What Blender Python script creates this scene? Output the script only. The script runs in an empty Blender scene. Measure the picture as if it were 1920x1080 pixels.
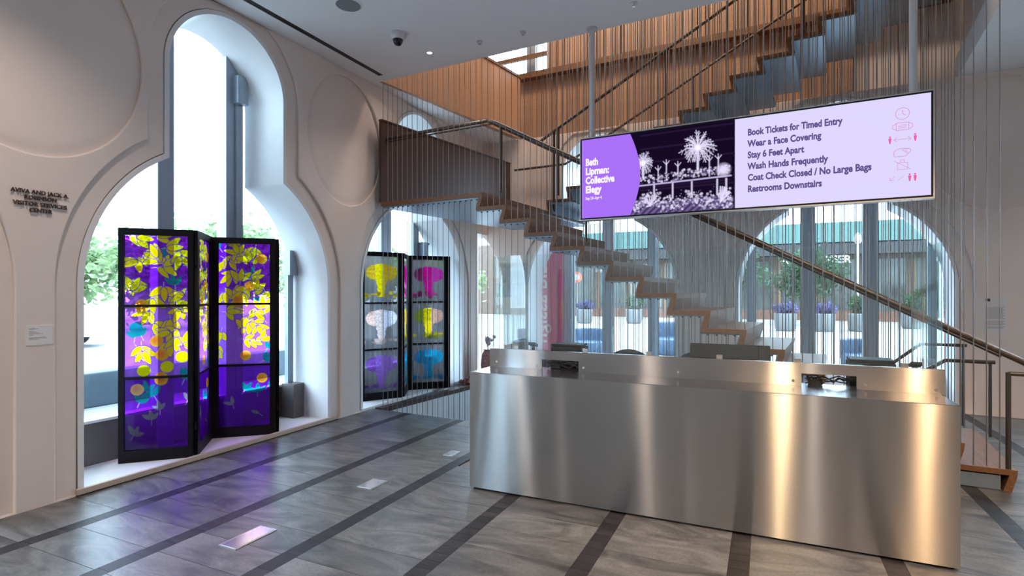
import bpy, bmesh, math, random
import numpy as np
from mathutils import Vector, Matrix
PI = math.pi
C = bpy.context.scene.collection
scene = bpy.context.scene
rnd = random.Random(7)

# ------------------------------------------------------------ camera, sky, sun, exposure
YAW = math.atan(475 / 1030.0)
cam_d = bpy.data.cameras.new('camera')
cam = bpy.data.objects.new('camera', cam_d); C.objects.link(cam)
cam.location = (0, 0, 1.55)
cam.rotation_euler = (PI / 2, 0, YAW)
cam_d.sensor_width = 36.0
cam_d.lens = 36.0 * 1030.0 / 1920.0
cam_d.shift_y = 8.0 / 1920.0
cam_d.clip_end = 300
scene.camera = cam

w = bpy.data.worlds.new('sky'); scene.world = w; w.use_nodes = True
bg = w.node_tree.nodes['Background']
bg.inputs[0].default_value = (0.62, 0.81, 1.0, 1)
bg.inputs[1].default_value = 6.8

sun_d = bpy.data.lights.new('sun', 'SUN'); sun_d.energy = 4.0; sun_d.angle = 0.01; sun_d.color = (1, 0.95, 0.88)
sun = bpy.data.objects.new('sun', sun_d); C.objects.link(sun)
sun.location = (12, -12, 30)
sun.rotation_euler = Vector((-0.38, 0.34, -1.0)).to_track_quat('-Z', 'Y').to_euler()

scene.view_settings.view_transform = 'Standard'
scene.view_settings.look = 'None'
scene.view_settings.gamma = 1.0
scene.view_settings.use_curve_mapping = False
scene.view_settings.exposure = 0.58

def lamp(name, kind, loc, aim, energy, col, size=0.1, spot=1.2, blend=0.6, sx=None, sy=None):
    d = bpy.data.lights.new(name, kind); d.energy = energy; d.color = col
    if kind == 'SPOT':
        d.spot_size = spot; d.spot_blend = blend; d.shadow_soft_size = size
    elif kind == 'AREA':
        d.shape = 'RECTANGLE'; d.size = sx or size; d.size_y = sy or size
    else:
        d.shadow_soft_size = size
    o = bpy.data.objects.new(name, d); C.objects.link(o); o.location = loc
    o.rotation_euler = (Vector(aim) - Vector(loc)).to_track_quat('-Z', 'Y').to_euler()
    return o
WARM = (1.0, 0.74, 0.52); WARM2 = (1.0, 0.82, 0.70)
# ceiling downlights: first has a trim; the rest are unseen, added for warm light
DOWN = [(-3.54, 5.39), (-3.55, 1.4), (-1.6, 1.2), (0.6, 0.6), (2.6, 1.6), (-3.5, -1.2), (-1.2, -2.2), (1.4, -2.2), (3.8, -1.2), (4.2, 4.2), (3.9, 6.4), (2.1, 3.6)]
for i, (x, y) in enumerate(DOWN):
    lamp('downlight_lamp', 'SPOT', (x, y, 4.28), (x, y, 0), 88 if i else 25, WARM2, 0.06, 2.2, 0.8)
# wall washers at the top of the stair hall, aimed at the timber walls
lamp('washer_lamp', 'AREA', (-1.0, 7.6, 7.8), (-1.0, 9.0, 5.8), 105, WARM, sx=6, sy=0.3)
lamp('washer_lamp', 'AREA', (-2.6, 7.2, 7.8), (-4.3, 7.4, 5.0), 60, WARM2, sx=0.3, sy=3)
# two warm spots behind the visitor that streak down the steel desk
lamp('spot_lamp', 'SPOT', (2.02, -0.6, 4.2), (0.98, 3.8, 0.5), 300, (1.0, 0.62, 0.32), 0.07, 0.9, 0.5)
lamp('spot_lamp', 'SPOT', (0.235, -0.6, 4.2), (0.2, 3.8, 0.5), 300, (1.0, 0.68, 0.38), 0.05, 0.9, 0.5)

# ------------------------------------------------------------ materials
def newmat(name):
    m = bpy.data.materials.new(name); m.use_nodes = True
    return m, m.node_tree, m.node_tree.nodes['Principled BSDF']
def N(nt, t, **k):
    n = nt.nodes.new(t)
    for a, b in k.items(): setattr(n, a, b)
    return n
def pmat(name, col, rough=0.5, metal=0.0, noise=0.0, nscale=8.0, bump=0.0, bscale=40.0, objrand=0.0, stretch=(1, 1, 1), spec=None, coat=0):
    m, nt, b = newmat(name)
    b.inputs['Base Color'].default_value = (*col, 1)
    b.inputs['Roughness'].default_value = rough
    b.inputs['Metallic'].default_value = metal
    if spec is not None: b.inputs['Specular IOR Level'].default_value = spec
    if coat: b.inputs['Coat Weight'].default_value = coat; b.inputs['Coat Roughness'].default_value = 0.15
    tc = N(nt, 'ShaderNodeTexCoord'); mp = N(nt, 'ShaderNodeMapping')
    mp.inputs['Scale'].default_value = stretch
    nt.links.new(tc.outputs['Object'], mp.inputs[0])
    src = None
    if noise:
        nz = N(nt, 'ShaderNodeTexNoise'); nz.inputs['Scale'].default_value = nscale; nz.inputs['Detail'].default_value = 6
        nt.links.new(mp.outputs[0], nz.inputs['Vector'])
        mr = N(nt, 'ShaderNodeMapRange'); mr.inputs[1].default_value = 0.25; mr.inputs[2].default_value = 0.75
        mr.inputs[3].default_value = 1 - noise; mr.inputs[4].default_value = 1 + noise
        nt.links.new(nz.outputs[0], mr.inputs[0]); src = mr.outputs[0]
    if objrand:
        oi = N(nt, 'ShaderNodeObjectInfo'); mr = N(nt, 'ShaderNodeMapRange')
        mr.inputs[3].default_value = 1 - objrand; mr.inputs[4].default_value = 1 + objrand
        nt.links.new(oi.outputs['Random'], mr.inputs[0])
        if src:
            mu = N(nt, 'ShaderNodeMath', operation='MULTIPLY'); nt.links.new(src, mu.inputs[0]); nt.links.new(mr.outputs[0], mu.inputs[1]); src = mu.outputs[0]
        else: src = mr.outputs[0]
    if src:
        vm = N(nt, 'ShaderNodeVectorMath', operation='SCALE'); vm.inputs[0].default_value = col
        nt.links.new(src, vm.inputs['Scale']); nt.links.new(vm.outputs[0], b.inputs['Base Color'])
    if bump:
        nb = N(nt, 'ShaderNodeTexNoise'); nb.inputs['Scale'].default_value = bscale; nb.inputs['Detail'].default_value = 4
        nt.links.new(mp.outputs[0], nb.inputs['Vector'])
        bp = N(nt, 'ShaderNodeBump'); bp.inputs['Strength'].default_value = bump; bp.inputs['Distance'].default_value = 0.01
        nt.links.new(nb.outputs[0], bp.inputs['Height']); nt.links.new(bp.outputs[0], b.inputs['Normal'])
    return m
def emat(name, col, s=0.67):
    m = bpy.data.materials.new(name); m.use_nodes = True; nt = m.node_tree; nt.nodes.clear()
    e = N(nt, 'ShaderNodeEmission'); e.inputs[0].default_value = (*col, 1); e.inputs[1].default_value = s
    o = N(nt, 'ShaderNodeOutputMaterial'); nt.links.new(e.outputs[0], o.inputs[0]); return m
def glass_mat(name, col, gloss=0.06, rough=0.03, attr=False, facing=True):
    m = bpy.data.materials.new(name); m.use_nodes = True; nt = m.node_tree; nt.nodes.clear()
    t = N(nt, 'ShaderNodeBsdfTransparent'); t.inputs[0].default_value = (*col, 1)
    g = N(nt, 'ShaderNodeBsdfGlossy'); g.inputs['Roughness'].default_value = rough
    g.inputs[0].default_value = (1, 1, 1, 1)
    mx = N(nt, 'ShaderNodeMixShader'); o = N(nt, 'ShaderNodeOutputMaterial')
    if facing:
        lw = N(nt, 'ShaderNodeLayerWeight'); lw.inputs[0].default_value = gloss * 3
        mr = N(nt, 'ShaderNodeMapRange'); mr.inputs[3].default_value = gloss; mr.inputs[4].default_value = 0.38
        nt.links.new(lw.outputs['Fresnel'], mr.inputs[0]); nt.links.new(mr.outputs[0], mx.inputs[0])
    else: mx.inputs[0].default_value = gloss
    if attr:
        a = N(nt, 'ShaderNodeAttribute'); a.attribute_name = 'Col'
        sc_ = N(nt, 'ShaderNodeVectorMath', operation='SCALE'); sc_.inputs['Scale'].default_value = FILM; nt.links.new(a.outputs['Color'], sc_.inputs[0]); nt.links.new(sc_.outputs[0], t.inputs[0])
    nt.links.new(t.outputs[0], mx.inputs[1]); nt.links.new(g.outputs[0], mx.inputs[2]); nt.links.new(mx.outputs[0], o.inputs[0])
    return m
M = {}
FILM = 0.95
M['plaster'] = pmat('warm_white_plaster', (0.83, 0.735, 0.68), 0.55, noise=0.035, nscale=1.5, bump=0.12, bscale=14)
M['liner'] = pmat('white_gloss_liner', (0.86, 0.86, 0.86), 0.35, noise=0.02)
M['groove'] = pmat('brown_joint', (0.16, 0.09, 0.05), 0.8)
M['ceiling'] = pmat('ceiling_paint', (0.87, 0.87, 0.88), 0.8, noise=0.02, nscale=2)
M['black'] = pmat('black_paint', (0.008, 0.008, 0.009), 0.5)
M['frame_black'] = pmat('black_lacquer', (0.006, 0.005, 0.007), 0.55, noise=0.2, nscale=20, spec=0.2)
M['mullion'] = pmat('grey_blue_aluminium', (0.36, 0.42, 0.50), 0.35, metal=0.25, noise=0.04)
M['mullion_dark'] = pmat('dark_aluminium', (0.07, 0.08, 0.10), 0.4, metal=0.3)
M['bronze'] = pmat('dark_bronze_panel', (0.075, 0.052, 0.048), 0.42, metal=0.35, noise=0.08, nscale=3, bump=0.03)
M['rail'] = pmat('bronze_rail', (0.12, 0.10, 0.09), 0.33, metal=0.8, noise=0.05)
M['cable'] = pmat('stainless_cable', (0.33, 0.32, 0.32), 0.35, metal=0.85, noise=0.05, nscale=200)
M['steel_plate'] = pmat('blue_grey_painted_steel', (0.24, 0.31, 0.38), 0.38, metal=0.45, noise=0.06, nscale=3)
M['void'] = pmat('grey_ribbed_board', (0.66, 0.68, 0.70), 0.6, noise=0.04)
M['sill'] = pmat('white_sill_board', (0.82, 0.80, 0.80), 0.4, noise=0.02)
M['sill_edge'] = pmat('pale_timber_edge', (0.55, 0.45, 0.36), 0.5, noise=0.05)
M['concrete'] = pmat('far_plaster', (0.50, 0.47, 0.45), 0.7, noise=0.05)
M['brass'] = pmat('screw_steel', (0.6, 0.58, 0.55), 0.3, metal=1.0, noise=0.03)
M['grey_part'] = pmat('grey_spandrel', (0.16, 0.145, 0.14), 0.5, metal=0.2, noise=0.05)
M['glass'] = glass_mat('window_glass', (0.93, 0.97, 0.98), 0.04, 0.0)
M['guard'] = glass_mat('guard_glass', (0.93, 0.97, 0.96), 0.05, 0.0)
M['white_print'] = pmat('white_card', (0.78, 0.74, 0.71), 0.5)
M['ink'] = pmat('black_ink', (0.03, 0.03, 0.03), 0.6)
M['greyink'] = pmat('grey_ink', (0.35, 0.34, 0.34), 0.6)
M['pole'] = pmat('white_pole_paint', (0.62, 0.62, 0.64), 0.3, metal=0.2)

def wood_mat(name, c1, c2, axis, rough=0.4, scale=3.0, objrand=0.1):
    m, nt, b = newmat(name)
    tc = N(nt, 'ShaderNodeTexCoord'); mp = N(nt, 'ShaderNodeMapping')
    sc = [18, 18, 18]; sc[axis] = 1.2
    mp.inputs['Scale'].default_value = sc
    nt.links.new(tc.outputs['Object'], mp.inputs[0])
    nz = N(nt, 'ShaderNodeTexNoise'); nz.inputs['Scale'].default_value = scale; nz.inputs['Detail'].default_value = 5; nz.inputs['Distortion'].default_value = 0.6
    nt.links.new(mp.outputs[0], nz.inputs['Vector'])
    cr = N(nt, 'ShaderNodeValToRGB'); cr.color_ramp.elements[0].position = 0.3; cr.color_ramp.elements[1].position = 0.7
    cr.color_ramp.elements[0].color = (*c1, 1); cr.color_ramp.elements[1].color = (*c2, 1)
    nt.links.new(nz.outputs[0], cr.inputs[0])
    oi = N(nt, 'ShaderNodeObjectInfo'); mr = N(nt, 'ShaderNodeMapRange')
    mr.inputs[3].default_value = 1 - objrand; mr.inputs[4].default_value = 1 + objrand
    nt.links.new(oi.outputs['Random'], mr.inputs[0])
    vm = N(nt, 'ShaderNodeVectorMath', operation='SCALE'); nt.links.new(cr.outputs[0], vm.inputs[0]); nt.links.new(mr.outputs[0], vm.inputs['Scale'])
    nt.links.new(vm.outputs[0], b.inputs['Base Color'])
    b.inputs['Roughness'].default_value = rough
    return m
M['tread'] = wood_mat('oak_tread', (0.15, 0.066, 0.026), (0.25, 0.118, 0.05), 1, 0.45)
M['slat'] = wood_mat('cedar_slat', (0.34, 0.20, 0.125), (0.47, 0.29, 0.19), 2, 0.5, objrand=0.2)
M['woodpanel'] = wood_mat('cedar_panel', (0.44, 0.25, 0.15), (0.52, 0.31, 0.20), 2, 0.5, objrand=0.05)
M['woodledge'] = wood_mat('dark_oak_ledge', (0.16, 0.08, 0.035), (0.24, 0.12, 0.055), 0, 0.45)

def stone_mat(name, c1, c2, c3, rough, warp=1.0):
    m, nt, b = newmat(name)
    tc = N(nt, 'ShaderNodeTexCoord'); mp = N(nt, 'ShaderNodeMapping'); oi = N(nt, 'ShaderNodeObjectInfo')
    cx = N(nt, 'ShaderNodeCombineXYZ')
    mm = N(nt, 'ShaderNodeMath', operation='MULTIPLY'); mm.inputs[1].default_value = 37.0
    nt.links.new(oi.outputs['Random'], mm.inputs[0]); nt.links.new(mm.outputs[0], cx.inputs[0]); nt.links.new(mm.outputs[0], cx.inputs[1])
    nt.links.new(tc.outputs['Object'], mp.inputs[0]); nt.links.new(cx.outputs[0], mp.inputs['Location'])
    mp.inputs['Scale'].default_value = (1.2, 3.0, 1)
    a = N(nt, 'ShaderNodeTexNoise'); a.inputs['Scale'].default_value = 1.6; a.inputs['Detail'].default_value = 8; a.inputs['Distortion'].default_value = 1.6 * warp; a.inputs['Roughness'].default_value = 0.6
    f = N(nt, 'ShaderNodeTexNoise'); f.inputs['Scale'].default_value = 60; f.inputs['Detail'].default_value = 3
    nt.links.new(mp.outputs[0], a.inputs['Vector']); nt.links.new(tc.outputs['Object'], f.inputs['Vector'])
    cr = N(nt, 'ShaderNodeValToRGB'); e = cr.color_ramp.elements
    e[0].position = 0.34; e[0].color = (*c1, 1); e[1].position = 0.66; e[1].color = (*c3, 1)
    e2 = cr.color_ramp.elements.new(0.48); e2.color = (*c2, 1)
    nt.links.new(a.outputs[0], cr.inputs[0])
    mr = N(nt, 'ShaderNodeMapRange'); mr.inputs[1].default_value = 0.3; mr.inputs[2].default_value = 0.7; mr.inputs[3].default_value = 0.82; mr.inputs[4].default_value = 1.18
    nt.links.new(f.outputs[0], mr.inputs[0])
    mr2 = N(nt, 'ShaderNodeMapRange'); mr2.inputs[3].default_value = 0.78; mr2.inputs[4].default_value = 1.22
    nt.links.new(oi.outputs['Random'], mr2.inputs[0])
    mu = N(nt, 'ShaderNodeMath', operation='MULTIPLY'); nt.links.new(mr.outputs[0], mu.inputs[0]); nt.links.new(mr2.outputs[0], mu.inputs[1])
    vm = N(nt, 'ShaderNodeVectorMath', operation='SCALE'); nt.links.new(cr.outputs[0], vm.inputs[0]); nt.links.new(mu.outputs[0], vm.inputs['Scale'])
    nt.links.new(vm.outputs[0], b.inputs['Base Color'])
    mrr = N(nt, 'ShaderNodeMapRange'); mrr.inputs[3].default_value = rough - 0.02; mrr.inputs[4].default_value = rough + 0.03
    nt.links.new(a.outputs[0], mrr.inputs[0]); nt.links.new(mrr.outputs[0], b.inputs['Roughness'])
    bp = N(nt, 'ShaderNodeBump'); bp.inputs['Strength'].default_value = 0.12; bp.inputs['Distance'].default_value = 0.004
    nt.links.new(f.outputs[0], bp.inputs['Height']); nt.links.new(bp.outputs[0], b.inputs['Normal'])
    return m
M['stone'] = stone_mat('grey_quartzite', (0.045, 0.044, 0.046), (0.105, 0.101, 0.098), (0.185, 0.178, 0.170), 0.34)
M['sett'] = stone_mat('dark_slate_strip', (0.018, 0.016, 0.018), (0.027, 0.024, 0.026), (0.042, 0.038, 0.04), 0.42)
for n_ in M['sett'].node_tree.nodes:
    if n_.type == 'BSDF_PRINCIPLED': n_.inputs['Specular IOR Level'].default_value = 0.18
M['grout'] = pmat('grout', (0.20, 0.195, 0.19), 0.8)

def desk_mat():
    m = bpy.data.materials.new('brushed_stainless'); m.use_nodes = True; nt = m.node_tree; nt.nodes.clear()
    g = N(nt, 'ShaderNodeBsdfAnisotropic'); o = N(nt, 'ShaderNodeOutputMaterial'); nt.links.new(g.outputs[0], o.inputs[0])
    g.inputs['Roughness'].default_value = 0.20; g.inputs['Anisotropy'].default_value = 0.84
    tg = N(nt, 'ShaderNodeTangent', direction_type='RADIAL', axis='Z')
    nt.links.new(tg.outputs[0], g.inputs['Tangent'])
    tc = N(nt, 'ShaderNodeTexCoord'); mp = N(nt, 'ShaderNodeMapping'); mp.inputs['Scale'].default_value = (2, 2, 260)
    nz = N(nt, 'ShaderNodeTexNoise'); nz.inputs['Scale'].default_value = 2.0; nz.inputs['Detail'].default_value = 4
    nt.links.new(tc.outputs['Object'], mp.inputs[0]); nt.links.new(mp.outputs[0], nz.inputs['Vector'])
    mr = N(nt, 'ShaderNodeMapRange'); mr.inputs[3].default_value = 0.93; mr.inputs[4].default_value = 1.07
    nt.links.new(nz.outputs[0], mr.inputs[0])
    vm = N(nt, 'ShaderNodeVectorMath', operation='SCALE'); vm.inputs[0].default_value = (0.47, 0.465, 0.455); nt.links.new(mr.outputs[0], vm.inputs['Scale'])
    nt.links.new(vm.outputs[0], g.inputs['Color'])
    m2 = N(nt, 'ShaderNodeMapping'); m2.inputs['Scale'].default_value = (3.2, 1, 0.5)
    n2 = N(nt, 'ShaderNodeTexNoise'); n2.inputs['Scale'].default_value = 1.0; n2.inputs['Detail'].default_value = 1
    nt.links.new(tc.outputs['Object'], m2.inputs[0]); nt.links.new(m2.outputs[0], n2.inputs['Vector'])
    bp = N(nt, 'ShaderNodeBump'); bp.inputs['Strength'].default_value = 0.25; bp.inputs['Distance'].default_value = 0.01
    nt.links.new(n2.outputs[0], bp.inputs['Height']); nt.links.new(bp.outputs[0], g.inputs['Normal'])
    return m
M['desk'] = desk_mat()
M['desk_top'] = pmat('satin_stainless', (0.52, 0.50, 0.51), 0.22, metal=1.0, noise=0.05, nscale=5, stretch=(1, 30, 1))

# ------------------------------------------------------------ geometry helpers
def wm(o):
    return wm(o.parent) @ o.matrix_basis if o.parent else o.matrix_basis.copy()
def link(name, me, mat=None, parent=None, loc=None, M4=None):
    # M4 is a world matrix; loc and plain mesh coordinates are in the parent's space
    o = bpy.data.objects.new(name, me); C.objects.link(o)
    if mat is not None and me is not None and len(me.materials) == 0: me.materials.append(mat)
    if M4 is not None: o.matrix_basis = (wm(parent).inverted() @ M4) if parent else M4
    if loc is not None: o.location = loc
    if parent is not None: o.parent = parent
    return o
def empty(name, loc=(0, 0, 0), rz=0.0, parent=None):
    o = bpy.data.objects.new(name, None); C.objects.link(o); o.location = loc; o.rotation_euler = (0, 0, rz)
    o.empty_display_size = 0.1
    if parent: o.parent = parent
    return o
def tag(o, label=None, cat=None, group=None, kind=None):
    if label: o['label'] = label
    if cat: o['category'] = cat
    if group: o['group'] = group
    if kind: o['kind'] = kind
    return o
class MB:
    def __init__(s): s.v = []; s.f = []
    def box(s, x0, x1, y0, y1, z0, z1):
        return s.hexa([(x0, y0, z0), (x1, y0, z0), (x1, y1, z0), (x0, y1, z0)], [(x0, y0, z1), (x1, y0, z1), (x1, y1, z1), (x0, y1, z1)])
    def hexa(s, b, t):
        n = len(s.v); s.v += b + t
        s.f += [(n+3, n+2, n+1, n), (n+4, n+5, n+6, n+7), (n, n+1, n+5, n+4), (n+1, n+2, n+6, n+5), (n+2, n+3, n+7, n+6), (n+3, n, n+4, n+7)]
        return s
    def prism(s, pts, z0, z1):      # pts CCW list of xy
        n = len(s.v); k = len(pts)
        s.v += [(p[0], p[1], z0) for p in pts] + [(p[0], p[1], z1) for p in pts]
        s.f += [tuple(n + i for i in reversed(range(k))), tuple(n + k + i for i in range(k))]
        for i in range(k): j = (i + 1) % k; s.f.append((n+i, n+j, n+k+j, n+k+i))
        return s
    def sweep(s, prof, fn):          # prof: list of 2D; fn(p, t) t=0/1 -> 3D
        n = len(s.v); k = len(prof)
        s.v += [fn(p, 0) for p in prof] + [fn(p, 1) for p in prof]
        s.f += [tuple(n + i for i in range(k)), tuple(n + k + i for i in reversed(range(k)))]
        for i in range(k): j = (i + 1) % k; s.f.append((n+j, n+i, n+k+i, n+k+j))
        return s
    def tube(s, pts, r, seg=8, rz=None):
        pts = [Vector(p) for p in pts]; n0 = len(s.v); k = len(pts)
        for i, p in enumerate(pts):
            a = pts[max(i-1, 0)]; b = pts[min(i+1, k-1)]; d = (b - a).normalized()
            up = Vector((0, 0, 1)) if abs(d.z) < 0.95 else Vector((1, 0, 0))
            x = d.cross(up).normalized(); y = x.cross(d).normalized()
            rr = r[i] if isinstance(r, (list, tuple)) else r
            for j in range(seg):
                t = 2 * PI * (j + 0.5) / seg
                s.v.append(tuple(p + x * (rr * math.cos(t)) + y * ((rz or rr) * math.sin(t))))
        for i in range(k - 1):
            for j in range(seg):
                a = n0 + i*seg + j; b = n0 + i*seg + (j+1) % seg
                s.f.append((a, b, b + seg, a + seg))
        s.f.append(tuple(n0 + j for j in reversed(range(seg)))); s.f.append(tuple(n0 + (k-1)*seg + j for j in range(seg)))
        return s
    def lathe(s, prof, seg=24, c=(0, 0, 0)):
        n0 = len(s.v); k = len(prof)
        for (r, z) in prof:
            for j in range(seg):
                t = 2*PI*j/seg; s.v.append((c[0] + r*math.cos(t), c[1] + r*math.sin(t), c[2] + z))
        for i in range(k-1):
            for j in range(seg):
                a = n0 + i*seg + j; b = n0 + i*seg + (j+1) % seg
                s.f.append((a, b, b+seg, a+seg))
        s.f.append(tuple(n0 + j for j in reversed(range(seg)))); s.f.append(tuple(n0 + (k-1)*seg + j for j in range(seg)))
        return s
    def mesh(s, name, smooth=False):
        me = bpy.data.meshes.new(name); me.from_pydata(s.v, [], s.f); me.update()
        bm = bmesh.new(); bm.from_mesh(me); bmesh.ops.recalc_face_normals(bm, faces=bm.faces)
        bm.to_mesh(me); bm.free()
        if smooth:
            me.shade_smooth()
            me.set_sharp_from_angle(angle=0.7)
        return me
    def build(s, name, mat, parent=None, smooth=False, loc=None, bevel=0.0):
        me = s.mesh(name, smooth); o = link(name, me, mat, parent, loc)
        if bevel:
            md = o.modifiers.new('bevel', 'BEVEL'); md.width = bevel; md.segments = 2; md.limit_method = 'ANGLE'
        return o

def filled(name, outer, holes, z0, z1, bevel=0.0):
    """2D outline with holes extruded z0..z1 -> mesh (real reveals)"""
    cu = bpy.data.curves.new(name, 'CURVE'); cu.dimensions = '2D'; cu.fill_mode = 'BOTH'
    for ring in [outer] + holes:
        sp = cu.splines.new('POLY'); sp.points.add(len(ring) - 1)
        for i, p in enumerate(ring): sp.points[i].co = (p[0], p[1], 0, 1)
        sp.use_cyclic_u = True
    cu.extrude = (z1 - z0) / 2 - bevel
    if bevel: cu.bevel_depth = bevel; cu.bevel_resolution = 2; cu.offset = -bevel
    o = bpy.data.objects.new(name, cu); C.objects.link(o)
    dg = bpy.context.evaluated_depsgraph_get()
    me = bpy.data.meshes.new_from_object(o.evaluated_get(dg))
    bpy.data.objects.remove(o); bpy.data.curves.remove(cu)
    me.transform(Matrix.Translation((0, 0, (z0 + z1) / 2)))
    me.name = name
    return me
def text_mesh(body, size=1.0, bold=0.0, ext=0.0, align='LEFT'):
    cu = bpy.data.curves.new('text', 'FONT'); cu.body = body; cu.size = size; cu.offset = bold; cu.extrude = ext; cu.align_x = align
    cu.resolution_u = 3
    o = bpy.data.objects.new('text', cu); C.objects.link(o)
    dg = bpy.context.evaluated_depsgraph_get()
    me = bpy.data.meshes.new_from_object(o.evaluated_get(dg))
    bpy.data.objects.remove(o); bpy.data.curves.remove(cu)
    return me
def color_grid(name, wd, ht, cols):
    """plane in local XZ (x 0..wd, z 0..ht), cols array [rows top->bottom, columns, 3]"""
    R, K = cols.shape[:2]
    xs = np.linspace(0, wd, K); zs = np.linspace(ht, 0, R)
    gx, gz = np.meshgrid(xs, zs)
    v = np.zeros((R * K, 3), np.float32); v[:, 0] = gx.ravel(); v[:, 2] = gz.ravel()
    i = np.arange((R-1)*(K-1)); r = i // (K-1); c = i % (K-1); a = r*K + c
    f = np.stack([a, a+K, a+K+1, a+1], 1).astype(np.int32)
    me = bpy.data.meshes.new(name); me.vertices.add(R*K); me.vertices.foreach_set('co', v.ravel())
    me.loops.add(f.size); me.loops.foreach_set('vertex_index', f.ravel())
    me.polygons.add(len(f)); me.polygons.foreach_set('loop_start', np.arange(0, f.size, 4, dtype=np.int32))
    me.update(calc_edges=True)
    at = me.color_attributes.new('Col', 'FLOAT_COLOR', 'POINT')
    cc = np.ones((R*K, 4), np.float32); cc[:, :3] = cols.reshape(-1, 3); at.data.foreach_set('color', cc.ravel())
    return me

# plan of the building, metres: X along the back wall, Y along the left wall
XL = -4.75; ZC = 4.33
TH = math.radians(3.45); PH = math.radians(5.5); BX, BY = 1.8, 5.48
def S(s, wv):            # stair plan frame: s runs up the first flight, wv away from the lobby
    return (BX - s*math.cos(TH) + wv*math.sin(PH), BY + s*math.sin(TH) + wv*math.cos(PH))
def Sp(s, wv):           # the same, square to the front line
    return (BX - s*math.cos(TH) + wv*math.sin(TH), BY + s*math.sin(TH) + wv*math.cos(TH))
def near_y(x, wv=0): return BY + (BX - x)*math.tan(TH) + wv
def lolli(c, d=0.0, zb=0.0, zcap=99, seg=28):
    R = 1.30 + d; r = 0.63 + d; z1 = 1.6; z2 = 3.6
    zc = z1 + math.sqrt(R*R - r*r); a0 = math.asin((zc - z1) / R)
    p = [(c - R, zb)]
    for i in range(seg + 1):
        t = PI - a0 * 0 - (PI - (PI - a0)) * i / seg      # from 180deg to 180-a0
        p.append((c + R*math.cos(t), z1 + R*math.sin(t)))
    for i in range(2*seg + 1):
        t = PI - PI * i / (2*seg); p.append((c + r*math.cos(t), z2 + r*math.sin(t)))
    for i in range(seg + 1):
        t = a0 - a0 * i / seg; p.append((c + R*math.cos(t), z1 + R*math.sin(t)))
    p.append((c + R, zb))
    return [(x, min(z, zcap)) for x, z in p]
def ell(c, z, a, b, n=64): return [(c + a*math.cos(2*PI*i/n), z + b*math.sin(2*PI*i/n)) for i in range(n)]
ML = Matrix(((0, 0, 1, XL), (1, 0, 0, 0), (0, 1, 0, 0), (0, 0, 0, 1)))      # local (u,v,n) -> Y,Z,X
BWA = -0.05
BWn = Vector((0.05, 1, 0)).normalized(); BWt = Vector((1, -0.05, 0)).normalized()
MBk = Matrix(((BWt.x, 0, -BWn.x, 0), (BWt.y, 0, -BWn.y, 8.94), (0, 1, 0, 0), (0, 0, 0, 1)))   # local (u,v,n) n towards the room
def arch_wall(wname, Mx, u0, u1, arches, circles, top, zb=0.02):
    root = empty(wname); tag(root, kind='structure')
    outer = [(u0, -0.2), (u1, -0.2), (u1, top), (u0, top)]
    o = link('wall_core', filled('wall_core', outer, [lolli(c, 0.05, zb) for c in arches], -0.62, -0.03), M['plaster'], root, M4=Mx)
    holes = [lolli(c, 0.195, 0.012, top - 0.02) for c in arches] + [ell(c, z, a, b) for c, z, a, b in circles]
    link('plaster_face', filled('plaster_face', outer, holes, -0.034, 0.0, bevel=0.012), M['plaster'], root, M4=Mx)
    for c in arches:
        link('arch_liner', filled('arch_liner', lolli(c, 0.043, zb), [lolli(c, 0.0, zb + 0.001)], -0.62, -0.022), M['liner'], root, M4=Mx)
        link('joint', filled('joint', lolli(c, 0.0495, zb), [lolli(c, 0.044, zb + 0.001)], -0.2, -0.04), M['groove'], root, M4=Mx)
    for c, z, a, b in circles:
        n = 40
        v = []; f = []
        # soft dished rim inside the recess
        rings = [(1.0, -0.030), (0.97, -0.029), (0.93, -0.020), (0.89, -0.0165), (0.8, -0.016)]
        for sc, h in rings:
            for i in range(n):
                t = 2*PI*i/n; v.append((c + a*sc*math.cos(t), z + b*sc*math.sin(t), h))
        for q in range(len(rings)-1):
            for i in range(n): j = (i+1) % n; f.append((q*n+i, q*n+j, (q+1)*n+j, (q+1)*n+i))
        f.append(tuple((len(rings)-1)*n + i for i in range(n)))
        me = bpy.data.meshes.new('roundel'); me.from_pydata(v, [], f); me.update(); me.shade_smooth()
        link('roundel', me, M['plaster'], root, M4=Mx)
    return root
arch_wall('wall_left', ML, -5.0, 8.80, [-2.705, 0.53, 3.765, 7.0], [(2.15, 3.4, 0.74, 0.86), (5.39, 3.44, 0.66, 0.80), (-1.08, 3.4, 0.74, 0.86)], ZC)
# wall segment above the corner slot
tag(MB().box(XL-0.6, XL, 8.8, 9.7, 2.62, ZC).build('wall_left', M['plaster']), kind='structure')

BCA = [-2.60, 0.93]
arch_wall('wall_back', MBk, -3.96, 7.2, BCA + [4.43], [(-0.83, 3.43, 0.74, 0.84), (2.66, 3.43, 0.74, 0.84)], ZC)
# wall beside the corner, with the half arch that is cut off by the pier
cor = [(-3.96, -0.2), (-3.96, ZC), (-5.6, ZC), (-5.6, -0.2), (-5.3, -0.2), (-5.3, 2.75)]
for i in range(17):
    t = PI/2 - PI/2 * i / 16; cor.append((-5.3 + 0.9*math.cos(t), 1.55 + 1.2*math.sin(t)))
cor.append((-4.4, -0.2))
o = link('wall_corner', filled('wall_corner', cor, [], -0.6, 0.0), M['plaster'], M4=MBk); tag(o, kind='structure')

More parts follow.
